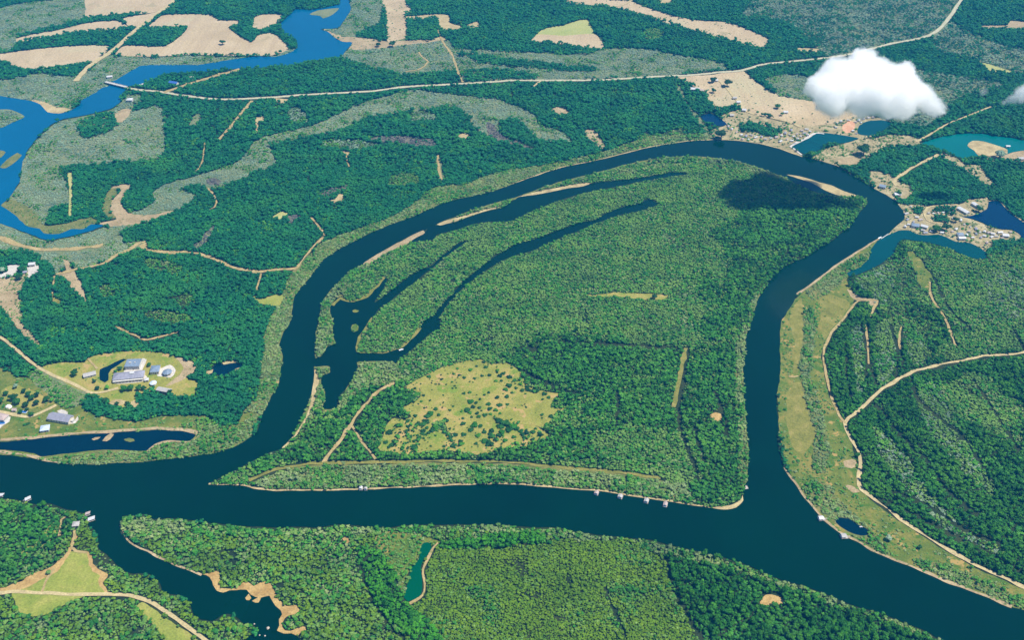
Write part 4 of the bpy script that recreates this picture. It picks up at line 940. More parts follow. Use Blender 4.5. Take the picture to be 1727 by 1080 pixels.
NEAR = []        # biggest-looking trees, built one by one later
HOUSE_CLEAR = [] # (x, y, r) kept free for buildings, filled below


def plant(clear):
    water_ids = np.array([c == '~' for c in classes])
    near_pool = []
    store = []
    for c, (sp, share, mix) in PLANTING.items():
        if c not in ('v', 'w', 'g', 's', 'r', 'b', 'm', 'h'):
            sp = sp * 0.87
        xs = np.arange(-2100, 2100, sp)
        ys = np.arange(575, 3400, sp)
        X, Y = np.meshgrid(xs, ys)
        X = (X + rng.uniform(-0.48, 0.48, X.shape) * sp).ravel()
        Y = (Y + rng.uniform(-0.48, 0.48, Y.shape) * sp).ravel()
        u, v = survey(X, Y)
        ok = (u > -170) & (u < 1900) & (v > -44) & (v < 1150)
        X, Y, u, v = X[ok], Y[ok], u[ok], v[ok]
        iu, iv = (u - U0).astype(int), (v - V0).astype(int)
        ju = np.clip((u - U0 + (vnoise(X, Y, 9, 1) - .5) * 7).astype(int), 0, RW - 1)
        jv = np.clip((v - V0 + (vnoise(X, Y, 9, 2) - .5) * 4).astype(int), 0, RH - 1)
        own = owner[jv, ju]
        su = np.clip((u - U0 + (vnoise(X, Y, 38, 3) - .5) * 62 + rng.normal(0, 7, len(u))).astype(int), 0, RW - 1)
        sv = np.clip((v - V0 + (vnoise(X, Y, 38, 4) - .5) * 34 + rng.normal(0, 4, len(u))).astype(int), 0, RH - 1)
        far_own = owner[sv, su]
        soft = np.isin(cls_arr[own], list('IJEV')) & np.isin(cls_arr[far_own], list('IJEV'))
        own = np.where(soft, far_own, own)
        exact = owner[iv, iu]
        lean = owner[np.clip(iv - (2.6 / (CAM_H / (SP + (v - CV) / FPX * CP) / FPX)).astype(int), 0, RH - 1), iu]
        keep = (cls_arr[own] == c) & ~water_ids[exact] & ~water_ids[lean] & ~blocked[iv, iu]
        m_ = CAM_H / (SP + (v - CV) / FPX * CP) / FPX
        for hh in (1.2, 2.6):
            keep &= ~blocked[np.clip(iv - np.round(hh * 0.85 / m_).astype(int), 0, RH - 1), iu]
        bare = cls_arr[exact] == '.'
        keep &= ~bare
        X, Y, u, v, own = X[keep], Y[keep], u[keep], v[keep], own[keep]
        Zb = sheet_arr[exact[keep]]
        n = len(X)
        if n == 0:
            continue
        cl = vnoise(X, Y, 16, 5) * 0.6 + vnoise(X, Y, 45, 6) * 0.4
        p = share * (np.where(cl > 0.50, 1.0, 0.22) if share < 0.7 else np.where(cl > 0.34, 1.0, 0.6) if share < 0.96 else np.where(cl > 0.17, 1.0, 0.35))
        far = Y > 1750
        p = p * np.where(far, 0.64, 1.0)
        keep = rng.random(n) < p
        for (cx, cy, r) in clear:
            keep &= (X - cx) ** 2 + (Y - cy) ** 2 > r * r
        X, Y, u, v, far, Zb = X[keep], Y[keep], u[keep], v[keep], far[keep], Zb[keep]
        n = len(X)
        k_noise = np.clip(vnoise(X, Y, 22, 8) * 0.55 + rng.random(n) * 0.45, 0, 0.999)
        rank = np.argsort(np.argsort(k_noise)) / max(n, 1)
        acc = 0.0
        for leaf, kind, w, d0, d1, hf in mix:
            sel = (rank >= acc) & (rank < acc + w + 1e-9)
            acc += w
            m = int(sel.sum())
            if m == 0:
                continue
            d = d0 * 0.72 + (d1 * 1.18 - d0 * 0.72) * rng.random(m) ** 2.0
            d = d * np.where(far[sel], 1.25, 1.0)
            h = d * hf * rng.uniform(0.75, 1.35, m) * (0.8 + 0.4 * vnoise(X[sel], Y[sel], 30, 21))
            xyz = np.stack([X[sel], Y[sel], Zb[sel]], 1)
            size = np.stack([d, d * rng.uniform(0.85, 1.15, m), h], 1)
            # the few that show largest, inside the picture, become single trees
            store.append([c, leaf, kind, xyz, size, u[sel], v[sel]])
    # choose the single trees: nearest to the camera within the frame
    cand = []
    for si, (c, leaf, kind, xyz, size, uu, vv) in enumerate(store):
        if kind != 'tree' or c not in ('N', 'P', 'Q', 'G'):
            continue
        idx = np.nonzero((uu > 6) & (uu < 1721) & (vv > 1040) & (vv < 1079))[0]
        for i in idx:
            cand.append((-(size[i, 0] / (CAM_H**2 + xyz[i, 1]**2) ** 0.5), si, int(i)))
    cand.sort()
    taken = {}
    for _, si, i in cand[:290]:
        taken.setdefault(si, []).append(i)
    total = 0
    for si, (c, leaf, kind, xyz, size, uu, vv) in enumerate(store):
        if si in taken:
            for i in taken[si]:
                NEAR.append((c, leaf, tuple(xyz[i]), tuple(size[i])))
            m = np.ones(len(xyz), bool)
            m[taken[si]] = False
            xyz, size = xyz[m], size[m]
        n = len(xyz)
        total += n
        nm, words, cat = CLASS_WORDS[c]
        scatter(nm, f'{words}, its {LEAF_WORDS[leaf]}', cat, leaf, kind, xyz, size, rng.integers(0, 6, n), rng.uniform(0, 6.283, n))
    print('plants', total, 'single', len(NEAR))

# ------------------------------------------------------------------ buildings, docks and other things
roof_grey = plain_mat('grey_roof', (0.27, 0.27, 0.33), 0.6, 0.22, 0.25, stripe=(0.9, 'X', (0.15, 0.15, 0.20)))
roof_blue = plain_mat('blue_grey_roof', (0.19, 0.25, 0.33), 0.55, 0.25, 0.3, stripe=(0.7, 'X', (0.10, 0.13, 0.20)))
roof_white = plain_mat('white_metal_roof', (0.50, 0.50, 0.50), 0.45, 0.12, 0.4, stripe=(1.1, 'X', (0.52, 0.53, 0.56)))
roof_pink = plain_mat('pinkish_roof', (0.40, 0.31, 0.28), 0.7, 0.22, 0.4, stripe=(1.0, 'X', (0.40, 0.33, 0.32)))
roof_pale = plain_mat('weathered_pale_roof', (0.36, 0.34, 0.32), 0.7, 0.25, 0.5, stripe=(1.4, 'X', (0.42, 0.41, 0.42)))
roof_azure = plain_mat('bright_blue_roof', (0.05, 0.13, 0.42), 0.5, 0.2, 0.3, stripe=(0.8, 'X', (0.03, 0.08, 0.28)))
cream = plain_mat('cream_render', (0.66, 0.58, 0.46), 0.85, 0.12, 0.5)
whitew = plain_mat('white_render', (0.58, 0.56, 0.52), 0.8, 0.10, 0.5)
glassm = plain_mat('window_glass', (0.03, 0.05, 0.07), 0.08, 0.2, 1.0, spec=0.6)
woodm = plain_mat('grey_timber', (0.42, 0.37, 0.33), 0.85, 0.25, 1.2, stripe=(2.5, 'Y', (0.26, 0.22, 0.19)))
doorm = plain_mat('brown_door', (0.16, 0.10, 0.06), 0.6, 0.2, 1.0)
concrete = plain_mat('concrete', (0.46, 0.44, 0.40), 0.85, 0.15, 0.3)
hullm = plain_mat('white_hull', (0.80, 0.80, 0.80), 0.3, 0.05, 0.6)
rockm = plain_mat('boulder_stone', (0.42, 0.36, 0.30), 0.9, 0.35, 0.8)
poolm = plain_mat('pool_water', (0.02, 0.12, 0.34), 0.05, 0.2, 0.4, spec=0.5)
canvasm = plain_mat('white_canvas', (0.80, 0.78, 0.74), 0.8, 0.06, 0.5)


def axis(p0, p1):
    a, b = ground(*p0), ground(*p1)
    return ((a[0] + b[0]) / 2, (a[1] + b[1]) / 2), math.atan2(b[1] - a[1], b[0] - a[0]), math.hypot(b[0] - a[0], b[1] - a[1])


def windows(root, L, Wd, h, n, both=True, tall=1.5, wide=1.3):
    for s in ((-1, 1) if both else (-1,)):
        for i in range(n):
            x = -L / 2 + L * (i + 0.5) / n
            MB().box(x - wide / 2, x + wide / 2, s * (Wd / 2 - 0.05), s * (Wd / 2 + 0.06), h * 0.38, h * 0.38 + tall).build('window', glassm, root)


def house(name, label, cat, p0, p1, Wd, h, rise, roof, wall, kind='gable', n=4, door=True, chimney=False, group=None, over=0.7):
    (x, y), a, L = axis(p0, p1)
    root = empty(name, (x, y, zat((p0[0] + p1[0]) / 2, (p0[1] + p1[1]) / 2) + 0.02), a)
    tag(root, label, cat, group)
    MB().box(-L / 2, L / 2, -Wd / 2, Wd / 2, 0.0, h).build('wall', wall, root)
    if kind == 'gable':
        r = MB().gable(L, Wd, h + 0.27, rise, over).build('roof', roof, root)
        for s in (-1, 1):
            xg = s * (L / 2 - 0.02)
            MB().add([(xg, -Wd / 2, h), (xg, Wd / 2, h), (xg, 0, h + rise * 0.96)], [(0, 1, 2) if s > 0 else (2, 1, 0)]).build('gable_end', wall, root)
    elif kind == 'hip':
        r = MB().hip(L, Wd, h + 0.27, rise, over).build('roof', roof, root)
    else:
        mb = MB().box(-L / 2 - 0.3, L / 2 + 0.3, -Wd / 2 - 0.3, Wd / 2 + 0.3, h + 0.003, h + 0.5)
        r = mb.build('roof', roof, root)
        MB().box(-L * 0.28, -L * 0.12, -1.2, 1.2, h + 0.5, h + 1.6).build('roof_vent', concrete, r)
        MB().box(L * 0.1, L * 0.18, -0.8, 0.8, h + 0.5, h + 1.3).build('roof_vent', concrete, r)
    if n:
        windows(root, L, Wd, h, n)
    if door:
        MB().box(-0.6 + L * 0.08, 0.6 + L * 0.08, -Wd / 2 - 0.1, -Wd / 2 + 0.05, 0, 2.1).build('door', doorm, root)
    if chimney:
        MB().box(L * 0.25 - 0.5, L * 0.25 + 0.5, 0.4, 1.4, h, h + rise + 1.0).build('chimney', concrete, r)
    HOUSE_CLEAR.append((x, y, max(L, Wd) * 0.56 + 1.5))
    return root, L, Wd, h


# --- the group of large grey roofed buildings
b1, L, Wd, h = house('lodge', 'longest grey roofed building, with a white arcade along its front', 'lodge', (193, 641), (244, 636), 15, 5.0, 3.6, roof_grey, cream, 'hip', 0, True, False)
for i in range(9):
    x = -L / 2 + L * (i + 0.5) / 9
    MB().box(x - 0.55, x + 0.55, -Wd / 2 - 2.6, -Wd / 2 - 1.7, 0, 3.6).build('column', whitew, b1)
MB().box(-L / 2, L / 2, -Wd / 2 - 3.0, -Wd / 2 - 0.75, 3.6, 4.0).build('arcade_roof', whitew, b1)
windows(b1, L, Wd, h, 9, True, 1.6, 1.6)
MB().box(2, 8, -2.2, 2.6, h + 2.4, h + 4.4).build('skylight', roof_white, b1)
house('lodge', 'flat blue grey roofed block behind the longest roof', 'lodge', (214, 619), (238, 618), 17, 6.0, 0.5, roof_blue, whitew, 'flat', 7)
house('lodge', 'teal grey roofed house just left of the round terrace', 'lodge', (256, 628), (270, 627), 14, 5.0, 2.4, roof_blue, cream, 'hip', 4)
# many sided roof on the terrace
(x, y), a, L = axis((276, 632), (290, 631))
rt = empty('pavilion', (x, y, 0.4), 0.3)
tag(rt, 'many sided blue grey pavilion on the white round terrace', 'pavilion')
MB().cyl(0, 0, 0, 4.0, 5.6, n=8).build('wall', cream, rt)
MB().cyl(0, 0, 4.0, 7.0, 7.0, 0.4, n=8).build('roof', roof_blue, rt)
for k in range(8):
    an = 6.2832 * (k + 0.5) / 8
    MB().box(5.0, 5.35, -0.8, 0.8, 1.2, 3.0).build('window', glassm, rt).rotation_euler = (0, 0, an)
HOUSE_CLEAR.append((x, y, 9))
# round tank
x, y = ground(259, 649)
tk = empty('round_hut', (x, y, 0.4))
tag(tk, 'round hut with a pale conical roof below the grey roofs', 'hut')
MB().cyl(0, 0, 0, 3.0, 4.0, n=18).build('wall', whitew, tk)
MB().cyl(0, 0, 3.0, 5.2, 5.0, 0.3, n=18).build('roof', plain_mat('pale_blue_roof', (0.52, 0.60, 0.70), 0.5, 0.12, 0.5), tk)
MB().box(-0.6, 0.6, -4.1, -3.9, 0, 2.1).build('door', doorm, tk)
HOUSE_CLEAR.append((x, y, 6))
house('stable', 'low stable with a broken grey roof under the round hut', 'stable', (267, 659), (288, 663), 7, 3.0, 1.5, roof_pale, cream, 'gable', 5)
house('cottage', 'whitish cottage left of the garden pond', 'cottage', (142, 637), (162, 632), 8, 3.0, 1.8, roof_pale, whitew, 'gable', 4)
house('hut', 'small white hut at the right end of the longest roof', 'hut', (245, 644), (251, 643), 4.5, 3.2, 1.2, roof_white, whitew, 'hip', 1)

# --- lower left houses
b2, L, Wd, h = house('house', 'big house with a lilac grey gabled roof above the long pond', 'house', (86, 706), (121, 712), 13, 4.5, 3.2, roof_grey, cream, 'gable', 8, True, True)
MB().box(L / 2 + 0.05, L / 2 + 3.0, -2, 3, 0, 3.0).build('porch', concrete, b2)
house('house', 'small house with a pale blue hipped roof close to the long pond', 'house', (70, 727), (84, 725), 10, 3.5, 2.2, plain_mat('pale_azure_roof', (0.50, 0.58, 0.72), 0.5, 0.2, 0.4, stripe=(0.9, 'X', (0.33, 0.42, 0.60))), whitew, 'hip', 3)
house('house', 'pinkish roofed house cut by the left edge beside the swimming pool', 'house', (-16, 704), (12, 709), 11, 4.0, 2.4, roof_pink, whitew, 'hip', 5)
x, y = ground(2, 715)
sp = empty('swimming_pool', (x, y, 0.55), 0.15)
tag(sp, 'blue swimming pool at the left edge below the pinkish roof', 'pool')
mb = MB()
for bx in ((-6, 6, -3.2, -2.4), (-6, 6, 2.4, 3.2), (-6, -5.2, -2.4, 2.4), (5.2, 6, -2.4, 2.4)):
    mb.box(*bx, 0, 0.5)
mb.build('rim', whitew, sp)
MB().box(-5.2, 5.2, -2.4, 2.4, 0.0, 0.3).build('pool_water', poolm, sp)
x, y = ground(41, 696)
sp = empty('swimming_pool', (x, y, 0.55), -0.1)
tag(sp, 'small dark blue pool among trees beside the pale drive', 'pool')
mb = MB()
for bx in ((-4, 4, -2.6, -2.0), (-4, 4, 2.0, 2.6), (-4, -3.4, -2.0, 2.0), (3.4, 4, -2.0, 2.0)):
    mb.box(*bx, 0, 0.5)
mb.build('rim', whitew, sp)
MB().box(-3.4, 3.4, -2.0, 2.0, 0.0, 0.3).build('pool_water', poolm, sp)
# tent
x, y = ground(15, 688)
tn = empty('tent', (x, y, 0.4), 0.2)
tag(tn, 'white domed tent above the pale drive at the left', 'tent')
mb = MB()
nr, ns = 6, 16
vs = []
for i in range(nr + 1):
    t = i / nr * math.pi / 2
    for k in range(ns):
        p = 6.2832 * k / ns
        rr = 4.4 * math.cos(t) * (1 + 0.05 * math.cos(4 * p))
        vs.append((rr * math.cos(p), rr * 0.8 * math.sin(p), 0.6 + 3.6 * math.sin(t)))
mb.add(vs, [(i * ns + k, i * ns + (k + 1) % ns, (i + 1) * ns + (k + 1) % ns, (i + 1) * ns + k) for i in range(nr) for k in range(ns)])
mb.build('canopy', canvasm, tn, True)
MB().cyl(0, 0, 0, 0.65, 4.3, n=16).build('side_curtain', cream, tn)
MB().box(-0.8, 0.8, -3.65, -3.3, 0, 2.2).build('entrance', doorm, tn)
house('shed', 'pinkish shed right of the white tent', 'shed', (22, 694), (28, 694), 4, 2.6, 1.0, roof_pink, cream, 'gable', 1)
# white yard
house('workshop', 'grey white workshop at the top of the pinkish gravel yard', 'workshop', (50, 449), (60, 448), 7, 4, 1.6, roof_white, whitew, 'gable', 3)
house('shed', 'small dark roofed shed between trees and the pinkish gravel yard', 'shed', (40, 462), (46, 461), 5, 3, 1.2, roof_grey, cream, 'gable', 1)

# --- far left by the bridge
house('warehouse', 'white walled warehouse with a bright blue roof above the bridge', 'warehouse', (287, 141), (300, 143), 10, 4.5, 2.6, roof_azure, whitew, 'gable', 4)
house('hall', 'cream white hall on the river bank below the bridge', 'hall', (215, 171), (224, 171), 11, 5, 2.4, roof_white, whitew, 'hip', 3)
house('shed', 'white shed at the end of the straight pale road', 'shed', (181, 132), (190, 131), 8, 4, 1.5, roof_white, whitew, 'gable', 2)
house('shed', 'white boat shed right on the blue river above the bridge', 'shed', (236, 145), (244, 143), 5, 3, 1.2, roof_white, whitew, 'gable', 2)
x, y = ground(323, 132)
hp = crown = None
mb = MB()
vs, fs = [], []
for i in range(6):
    t = i / 5
    for k in range(18):
        p = 6.2832 * k / 18
        rr = (15 * (1 - t) ** 0.8 + 0.3) * (1 + 0.18 * mnoise.noise(Vector((math.cos(p) * 2, math.sin(p) * 2, t * 2))))
        vs.append((rr * math.cos(p), rr * 0.75 * math.sin(p), 5.0 * t))
fs = [(i * 18 + k, i * 18 + (k + 1) % 18, (i + 1) * 18 + (k + 1) % 18, (i + 1) * 18 + k) for i in range(5) for k in range(18)]
hp = mesh_obj('earth_heap', vs, fs, gravel, None, True)
hp.location = (x, y, 0)
tag(hp, 'whitish earth heap right of the bright blue roof', 'earth heap')
(x, y), a, L = axis((178, 140.5), (214, 149.5))
br = empty('bridge', (x, y, 0), a)
tag(br, 'grey bridge across the bright blue river at the far left', 'bridge')
MB().box(-L / 2, L / 2, -3.8, 3.8, 3.2, 4.0).build('deck', concrete, br)
for s in (-1, 1):
    MB().box(-L / 2, L / 2, s * 3.8 - 0.2, s * 3.8 + 0.2, 4.0, 5.0).build('parapet', concrete, br)
for i in range(6):
    px = -L / 2 + L * (i + 0.5) / 6
    MB().box(px - 0.7, px + 0.7, -3.2, 3.2, -0.5, 3.2).build('pier', concrete, br)

# --- farms and villages at the far right
house('barn', 'long white barn in the dark wood by the tan farmland', 'barn', (1163, 152), (1179, 153), 11, 4.5, 2.2, roof_white, whitew, 'gable', 5)
house('barn', 'pinkish barn just right of the long white one', 'barn', (1180, 154), (1187, 155), 8, 4, 1.8, roof_pink, cream, 'gable', 2)
house('cottage', 'white cottage beside a tree at the top of the farm track', 'cottage', (1202, 137), (1210, 137), 8, 3.5, 1.8, roof_white, whitew, 'gable', 2)
house('cottage', 'pale cottage on the farm track, upper one of three', 'cottage', (1236, 167), (1242, 167), 7, 3.5, 1.6, roof_pale, whitew, 'gable', 2)
house('cottage', 'white cottage on the farm track, middle one of three', 'cottage', (1242, 174), (1248, 174), 7, 3.5, 1.6, roof_white, whitew, 'gable', 2)
house('cottage', 'white cottage on the farm track, lower one of three', 'cottage', (1252, 187), (1258, 188), 8, 3.5, 1.6, roof_white, whitew, 'gable', 2)
house('shed', 'white shed alone in the tan field left of the cloud', 'shed', (1321, 191), (1328, 191), 7, 3.5, 1.4, roof_white, whitew, 'gable', 1)
house('shed', 'pale shed in the dry scrub above the deep blue pond', 'shed', (1231, 196), (1237, 196), 7, 3, 1.3, roof_pale, whitew, 'gable', 1)
house('hut', 'white hut on the shore behind the golden sand tongue', 'hut', (1696, 249), (1702, 249), 5, 3, 1.2, roof_white, whitew, 'gable', 1)
house('shed', 'pale shed at the right edge behind the golden sand tongue', 'shed', (1717, 270), (1725, 269), 8, 3.2, 1.3, roof_pale, whitew, 'gable', 2)
# point village: the ones that can be told apart
house('boat_shed', 'long white roof slanting at the top of the point village', 'shed', (1640, 345), (1652, 353), 7, 3.5, 1.3, roof_white, whitew, 'gable', 4)
house('boat_shed', 'long pinkish white roof slanting below the dark tree in the point village', 'shed', (1616, 353), (1632, 362), 8, 3.5, 1.3, roof_white, whitew, 'gable', 4)
house('house', 'bluish roofed house near the tip where the inlet begins', 'house', (1537, 382), (1549, 384), 10, 4, 2.0, roof_blue, whitew, 'hip', 3)
house('house', 'white house right of the bluish roof near the inlet', 'house', (1553, 383), (1564, 386), 7, 3.5, 1.6, roof_white, whitew, 'gable', 3)
house('house', 'bluish roofed house on the bank of the teal inlet', 'house', (1614, 398), (1624, 398), 8, 3.5, 1.8, roof_blue, whitew, 'hip', 2)
house('house', 'white roofed house in front of the bluish one on the inlet bank', 'house', (1616, 404), (1627, 404), 7, 3.5, 1.5, roof_white, whitew, 'gable', 3)
house('house', 'white house on the bank of the main river above the village', 'house', (1508, 330), (1518, 330), 8, 3.5, 1.6, roof_white, whitew, 'gable', 3)
house('house', 'grey white house near the first bank yard of the main river', 'house', (1483, 316), (1493, 318), 9, 4, 1.8, roof_blue, whitew, 'gable', 3)
house('house', 'white house towards the point of the village by the dark blue pond', 'house', (1690, 399), (1700, 400), 8, 3.5, 1.5, roof_white, whitew, 'gable', 2)


def village_shed(label, group):
    root = empty('shed', (0, 0, 0))
    tag(root, label, 'shed', group)
    MB().box(-3.2, 3.2, -2.4, 2.4, 0, 2.8).build('wall', whitew, root)
    MB().gable(6.4, 4.8, 3.05, 1.2, 0.5, 0.2).build('roof', roof_pale, root)
    MB().box(-0.5, 0.5, -2.5, -2.3, 0, 2.0).build('door', doorm, root)
    return root


def copy_thing(o):
    c = o.copy()
    COL.objects.link(c)
    for ch in list(o.children):
        d = ch.copy()
        COL.objects.link(d)
        d.parent = c
        for g2 in ch.children:
            e = g2.copy()
            COL.objects.link(e)
            e.parent = d
    return c


def sheds(label, group, spots):
    proto = village_shed(label, group)
    roofs = [roof_pale, roof_white, roof_pink, roof_white, roof_grey]
    for i, (u, v) in enumerate(spots):
        o = proto if i == 0 else copy_thing(proto)
        x, y = ground(u, v)
        o.location = (x, y, 0.45)
        o.rotation_euler = (0, 0, random.choice((0.2, 1.3, -0.4, 0.8)) + random.uniform(-0.3, 0.3))
        k = random.uniform(0.5, 0.9)
        o.scale = (k * random.uniform(0.9, 1.5), k, k * random.uniform(0.85, 1.1))
        for ch in o.children:
            if ch.name.startswith('roof'):
                ch.material_slots[0].link = 'OBJECT'
                ch.material_slots[0].material = roofs[i % 5]
        HOUSE_CLEAR.append((x, y, 6 * k))


sheds('small pale shed among the point village between river and dark pond', 'sheds of the point village',
      [(1566, 361), (1574, 361), (1582, 360), (1590, 360), (1601, 360), (1652, 393), (1660, 392), (1667, 394), (1674, 396), (1646, 396), (1680, 400), (1672, 401), (1552, 372), (1546, 368), (1580, 388),
       (1600, 384), (1612, 388), (1634, 392), (1640, 402), (1654, 402), (1626, 380), (1608, 370), (1664, 411), (1686, 394), (1530, 372), (1536, 350), (1588, 394), (1704, 393), (1532, 380), (1540, 376), (1556, 390), (1570, 392), (1606, 392), (1630, 398), (1646, 388), (1636, 384), (1660, 400), (1690, 403), (1620, 373), (1560, 394), (1528, 362), (1526, 384)])
sheds('small pale shed in the built up strip between farmland and river', 'sheds of the riverside strip',
      [(1228, 214), (1234, 219), (1242, 224), (1250, 229), (1258, 231), (1267, 229), (1262, 236), (1252, 236), (1274, 233), (1284, 232), (1291, 236), (1300, 234), (1309, 233), (1318, 230), (1324, 226),
       (1331, 228), (1338, 231), (1344, 227), (1350, 231), (1356, 226), (1362, 229), (1366, 223), (1327, 236), (1335, 239), (1340, 243), (1345, 236), (1316, 240), (1352, 222), (1360, 219), (1334, 221),
       (1412, 209), (1418, 206), (1443, 207), (1448, 204), (1456, 202), (1464, 200), (1452, 208), (1472, 199), (1438, 222), (1444, 226), (1410, 216), (1431, 204)])

# --- boat houses and docks
deck_z = 1.9


def boathouse(label, u, v, rz, L=8.0, Wd=6.0, roof=roof_pink, walk=5.0, group=None, name='boathouse'):
    x, y = ground(u, v)
    root = empty(name, (x, y, zat(u, v)), rz)
    root.scale = (0.85, 0.85, 0.85)
    tag(root, label, 'boathouse', group)
    MB().box(-L / 2, L / 2, -Wd / 2, Wd / 2, 0.55, 0.8).build('deck', woodm, root)
    for sx in (-1, 0, 1):
        for sy in (-1, 1):
            MB().cyl(sx * (L / 2 - 0.3), sy * (Wd / 2 - 0.3), -1.2, 3.3, 0.14, n=8).build('post', woodm, root)
    rf = MB().gable(L * 0.66, Wd * 0.9, 3.5, 1.3, 0.3, 0.15).build('roof', roof, root)
    rf.location.x = -L * 0.08
    MB().box(-L / 2 + 0.2, -L / 2 + 1.6, -Wd * 0.2, Wd * 0.35, 0.8, 1.5).build('moored_skiff', hullm, root)
    MB().box(-L * 0.30, L * 0.16, -Wd * 0.30, Wd * 0.30, 0.8, 3.0).build('cabin', whitew, root)
    MB().box(L / 2 - 0.5, L / 2 + walk, -0.7, 0.7, 0.56, 0.74).build('walkway', woodm, root)
    mb = MB()
    for sy in (-1, 1):
        mb.box(-L / 2, L / 2 - 1, sy * Wd / 2 - 0.05, sy * Wd / 2 + 0.05, 1.6, 1.7)
    mb.build('railing', woodm, root)
    return root


g4 = 'boathouses on the island south shore'
boathouse('pinkish boathouse first from the left in the row of four on the island south shore', 1006, 834, 1.25, 8, 6, roof_pink, 4, g4)
boathouse('whitish boathouse second from the left in the row of four on the island south shore', 1046, 840, 1.2, 8, 7, roof_pale, 4, g4)
boathouse('pinkish grey boathouse, third in the row of four on the island south shore', 1090, 847, 1.25, 9, 6.5, roof_pale, 4, g4)
boathouse('white and pink boathouse, rightmost of the four on the island south shore', 1122, 853, 1.3, 10, 6, roof_pink, 4, g4)
boathouse('white boathouse beside a smaller one on the west half of the island shore', 609, 826, 1.5, 7, 5, roof_white, 3)
boathouse('smaller cream boathouse beside the white one on the west half of the island shore', 617, 827, 1.5, 5, 5, roof_pale, 3)
boathouse('white boathouse on the right bank just above the small blue pond corner', 1385, 877, 0.15, 10, 7, roof_white, 4)
boathouse('white boathouse on the right bank below the small blue pond', 1423, 907, 0.1, 10, 8, roof_pale, 4)
# open pier
x, y = ground(1256, 826)
pr = empty('pier', (x, y, 0.5), 0.2)
tag(pr, 'bare grey pier frame at the east shore of the island corner', 'pier')
MB().box(-4.5, 4.5, -1.0, 1.0, 0.6, 0.8).box(2.0, 4.5, 1.0, 4.5, 0.6, 0.8).build('deck', woodm, pr)
for px, py in ((-4, -0.8), (-4, 0.8), (0, -0.8), (0, 0.8), (4, -0.8), (4, 4), (2.3, 4)):
    MB().cyl(px, py, -1.2, 2.2, 0.15, n=8).build('post', woodm, pr)


def dock(label, u, v, rz, L=9, Wd=5.0, roof=None):
    x, y = ground(u, v)
    root = empty('boat_dock', (x, y, zat(max(u, 3), v - 4)), rz)
    root.scale = (0.8, 0.8, 0.8)
    tag(root, label, 'boat dock', 'covered docks on the near left bank')
    MB().box(-L / 2 - 3, L / 2, -Wd / 2 - 1.0, -Wd / 2, 0.5, 0.7).box(-L / 2 - 3, L / 2, Wd / 2, Wd / 2 + 1.0, 0.5, 0.7).build('deck', woodm, root)
    for sx in (-1, 1):
        for sy in (-1, 1):
            MB().cyl(sx * (L / 2 - 0.4), sy * (Wd / 2 + 0.4), -1.0, 3.0, 0.13, n=8).build('post', woodm, root)
    s = 1.4
    vs = [(-L / 2 - s, -Wd / 2 - 0.9, 3.0), (L / 2 - s * 0.2, -Wd / 2 - 0.9, 3.0), (L / 2 + s, Wd / 2 + 0.9, 3.0), (-L / 2 + s * 0.2, Wd / 2 + 0.9, 3.0)]
    vs += [(a, b, c + 0.3) for a, b, c in vs]
    MB().add(vs, [(3, 2, 1, 0), (4, 5, 6, 7), (0, 1, 5, 4), (1, 2, 6, 5), (2, 3, 7, 6), (3, 0, 4, 7)]).build('roof', roof or roof_white, root)
    return root


dock('white covered dock cut by the left edge on the near bank', 2, 838, 0.1, 8, 4)
dock('white covered dock standing out alone on the near left bank', 48, 844, 0.7, 8, 4.5)
dock('small pinkish white covered dock at the tip of the near left bank', 149, 869, 0.45, 6, 3.5, roof_pink)
dock('larger white covered dock at the tip of the near left bank', 155, 878, 0.5, 9, 5)
house('hut', 'grey hut in the trees behind the docks at the inlet mouth', 'hut', (124, 888), (134, 887), 6.5, 3.2, 1.6, roof_pale, cream, 'hip', 2)

# --- boats and floating things


def motorboat(name, label, u, v, rz, L=6.0, W=2.2):
    x, y = ground(u, v)
    root = empty(name, (x, y, zat(u, v) + 0.22), rz)
    tag(root, label, 'boat')
    n = 9
    vs, fs = [], []
    for i in range(n):
        t = i / (n - 1)
        w = W / 2 * (1 - max(0, (t - 0.45) / 0.55) ** 2.2)
        s = 0.25 * t * t
        px = -L / 2 + L * t
        vs += [(px, -w, 0.75 + s), (px, -w * 0.75, 0.0), (px, 0, -0.2 + 0.3 * t), (px, w * 0.75, 0.0), (px, w, 0.75 + s), (px, w * 0.82, 0.72 + s), (px, 0, 0.42), (px, -w * 0.82, 0.72 + s)]
    for i in range(n - 1):
        for k in range(8):
            a, b = i * 8 + k, i * 8 + (k + 1) % 8
            fs.append((a, b, b + 8, a + 8))
    fs.append(tuple(range(8)))
    MB().add(vs, fs).build('hull', hullm, root)
    MB().box(-0.2, 0.9, -0.7, 0.7, 0.45, 1.5).build('cabin', hullm, root)
    MB().add([(0.95, -0.7, 0.9), (0.95, 0.7, 0.9), (0.6, 0.7, 1.55), (0.6, -0.7, 1.55)], [(0, 1, 2, 3)]).build('windscreen', glassm, root)
    MB().box(-L / 2 - 0.4, -L / 2, -0.3, 0.3, -0.1, 1.0).build('outboard_motor', doorm, root)
    return root


motorboat('motorboat', 'small white boat alone in the lower creek of the lagoon', 677, 591.5, 0.4, 7.0, 2.6)
motorboat('motorboat', 'white boat moored at the pale dyke gap of the teal inlet', 1484, 402, 0.7, 9, 3)
x, y = ground(1492, 399.5)
fb = empty('floating_barrier', (x, y, 0.6), 0.75)
tag(fb, 'thin white floating barrier closing the teal inlet', 'barrier')
MB().box(-12, 12, -0.5, 0.5, 0.0, 0.5).build('boom', whitew, fb)
for k in range(5):
    MB().cyl(-11 + 5.5 * k, 0, 0.2, 1.0, 0.7, n=10).build('float', hullm, fb)
motorboat('rowing_boat', 'tiny pale boat on the small blue pond of the right bank', 1452, 891, -0.2, 3.4, 1.5)


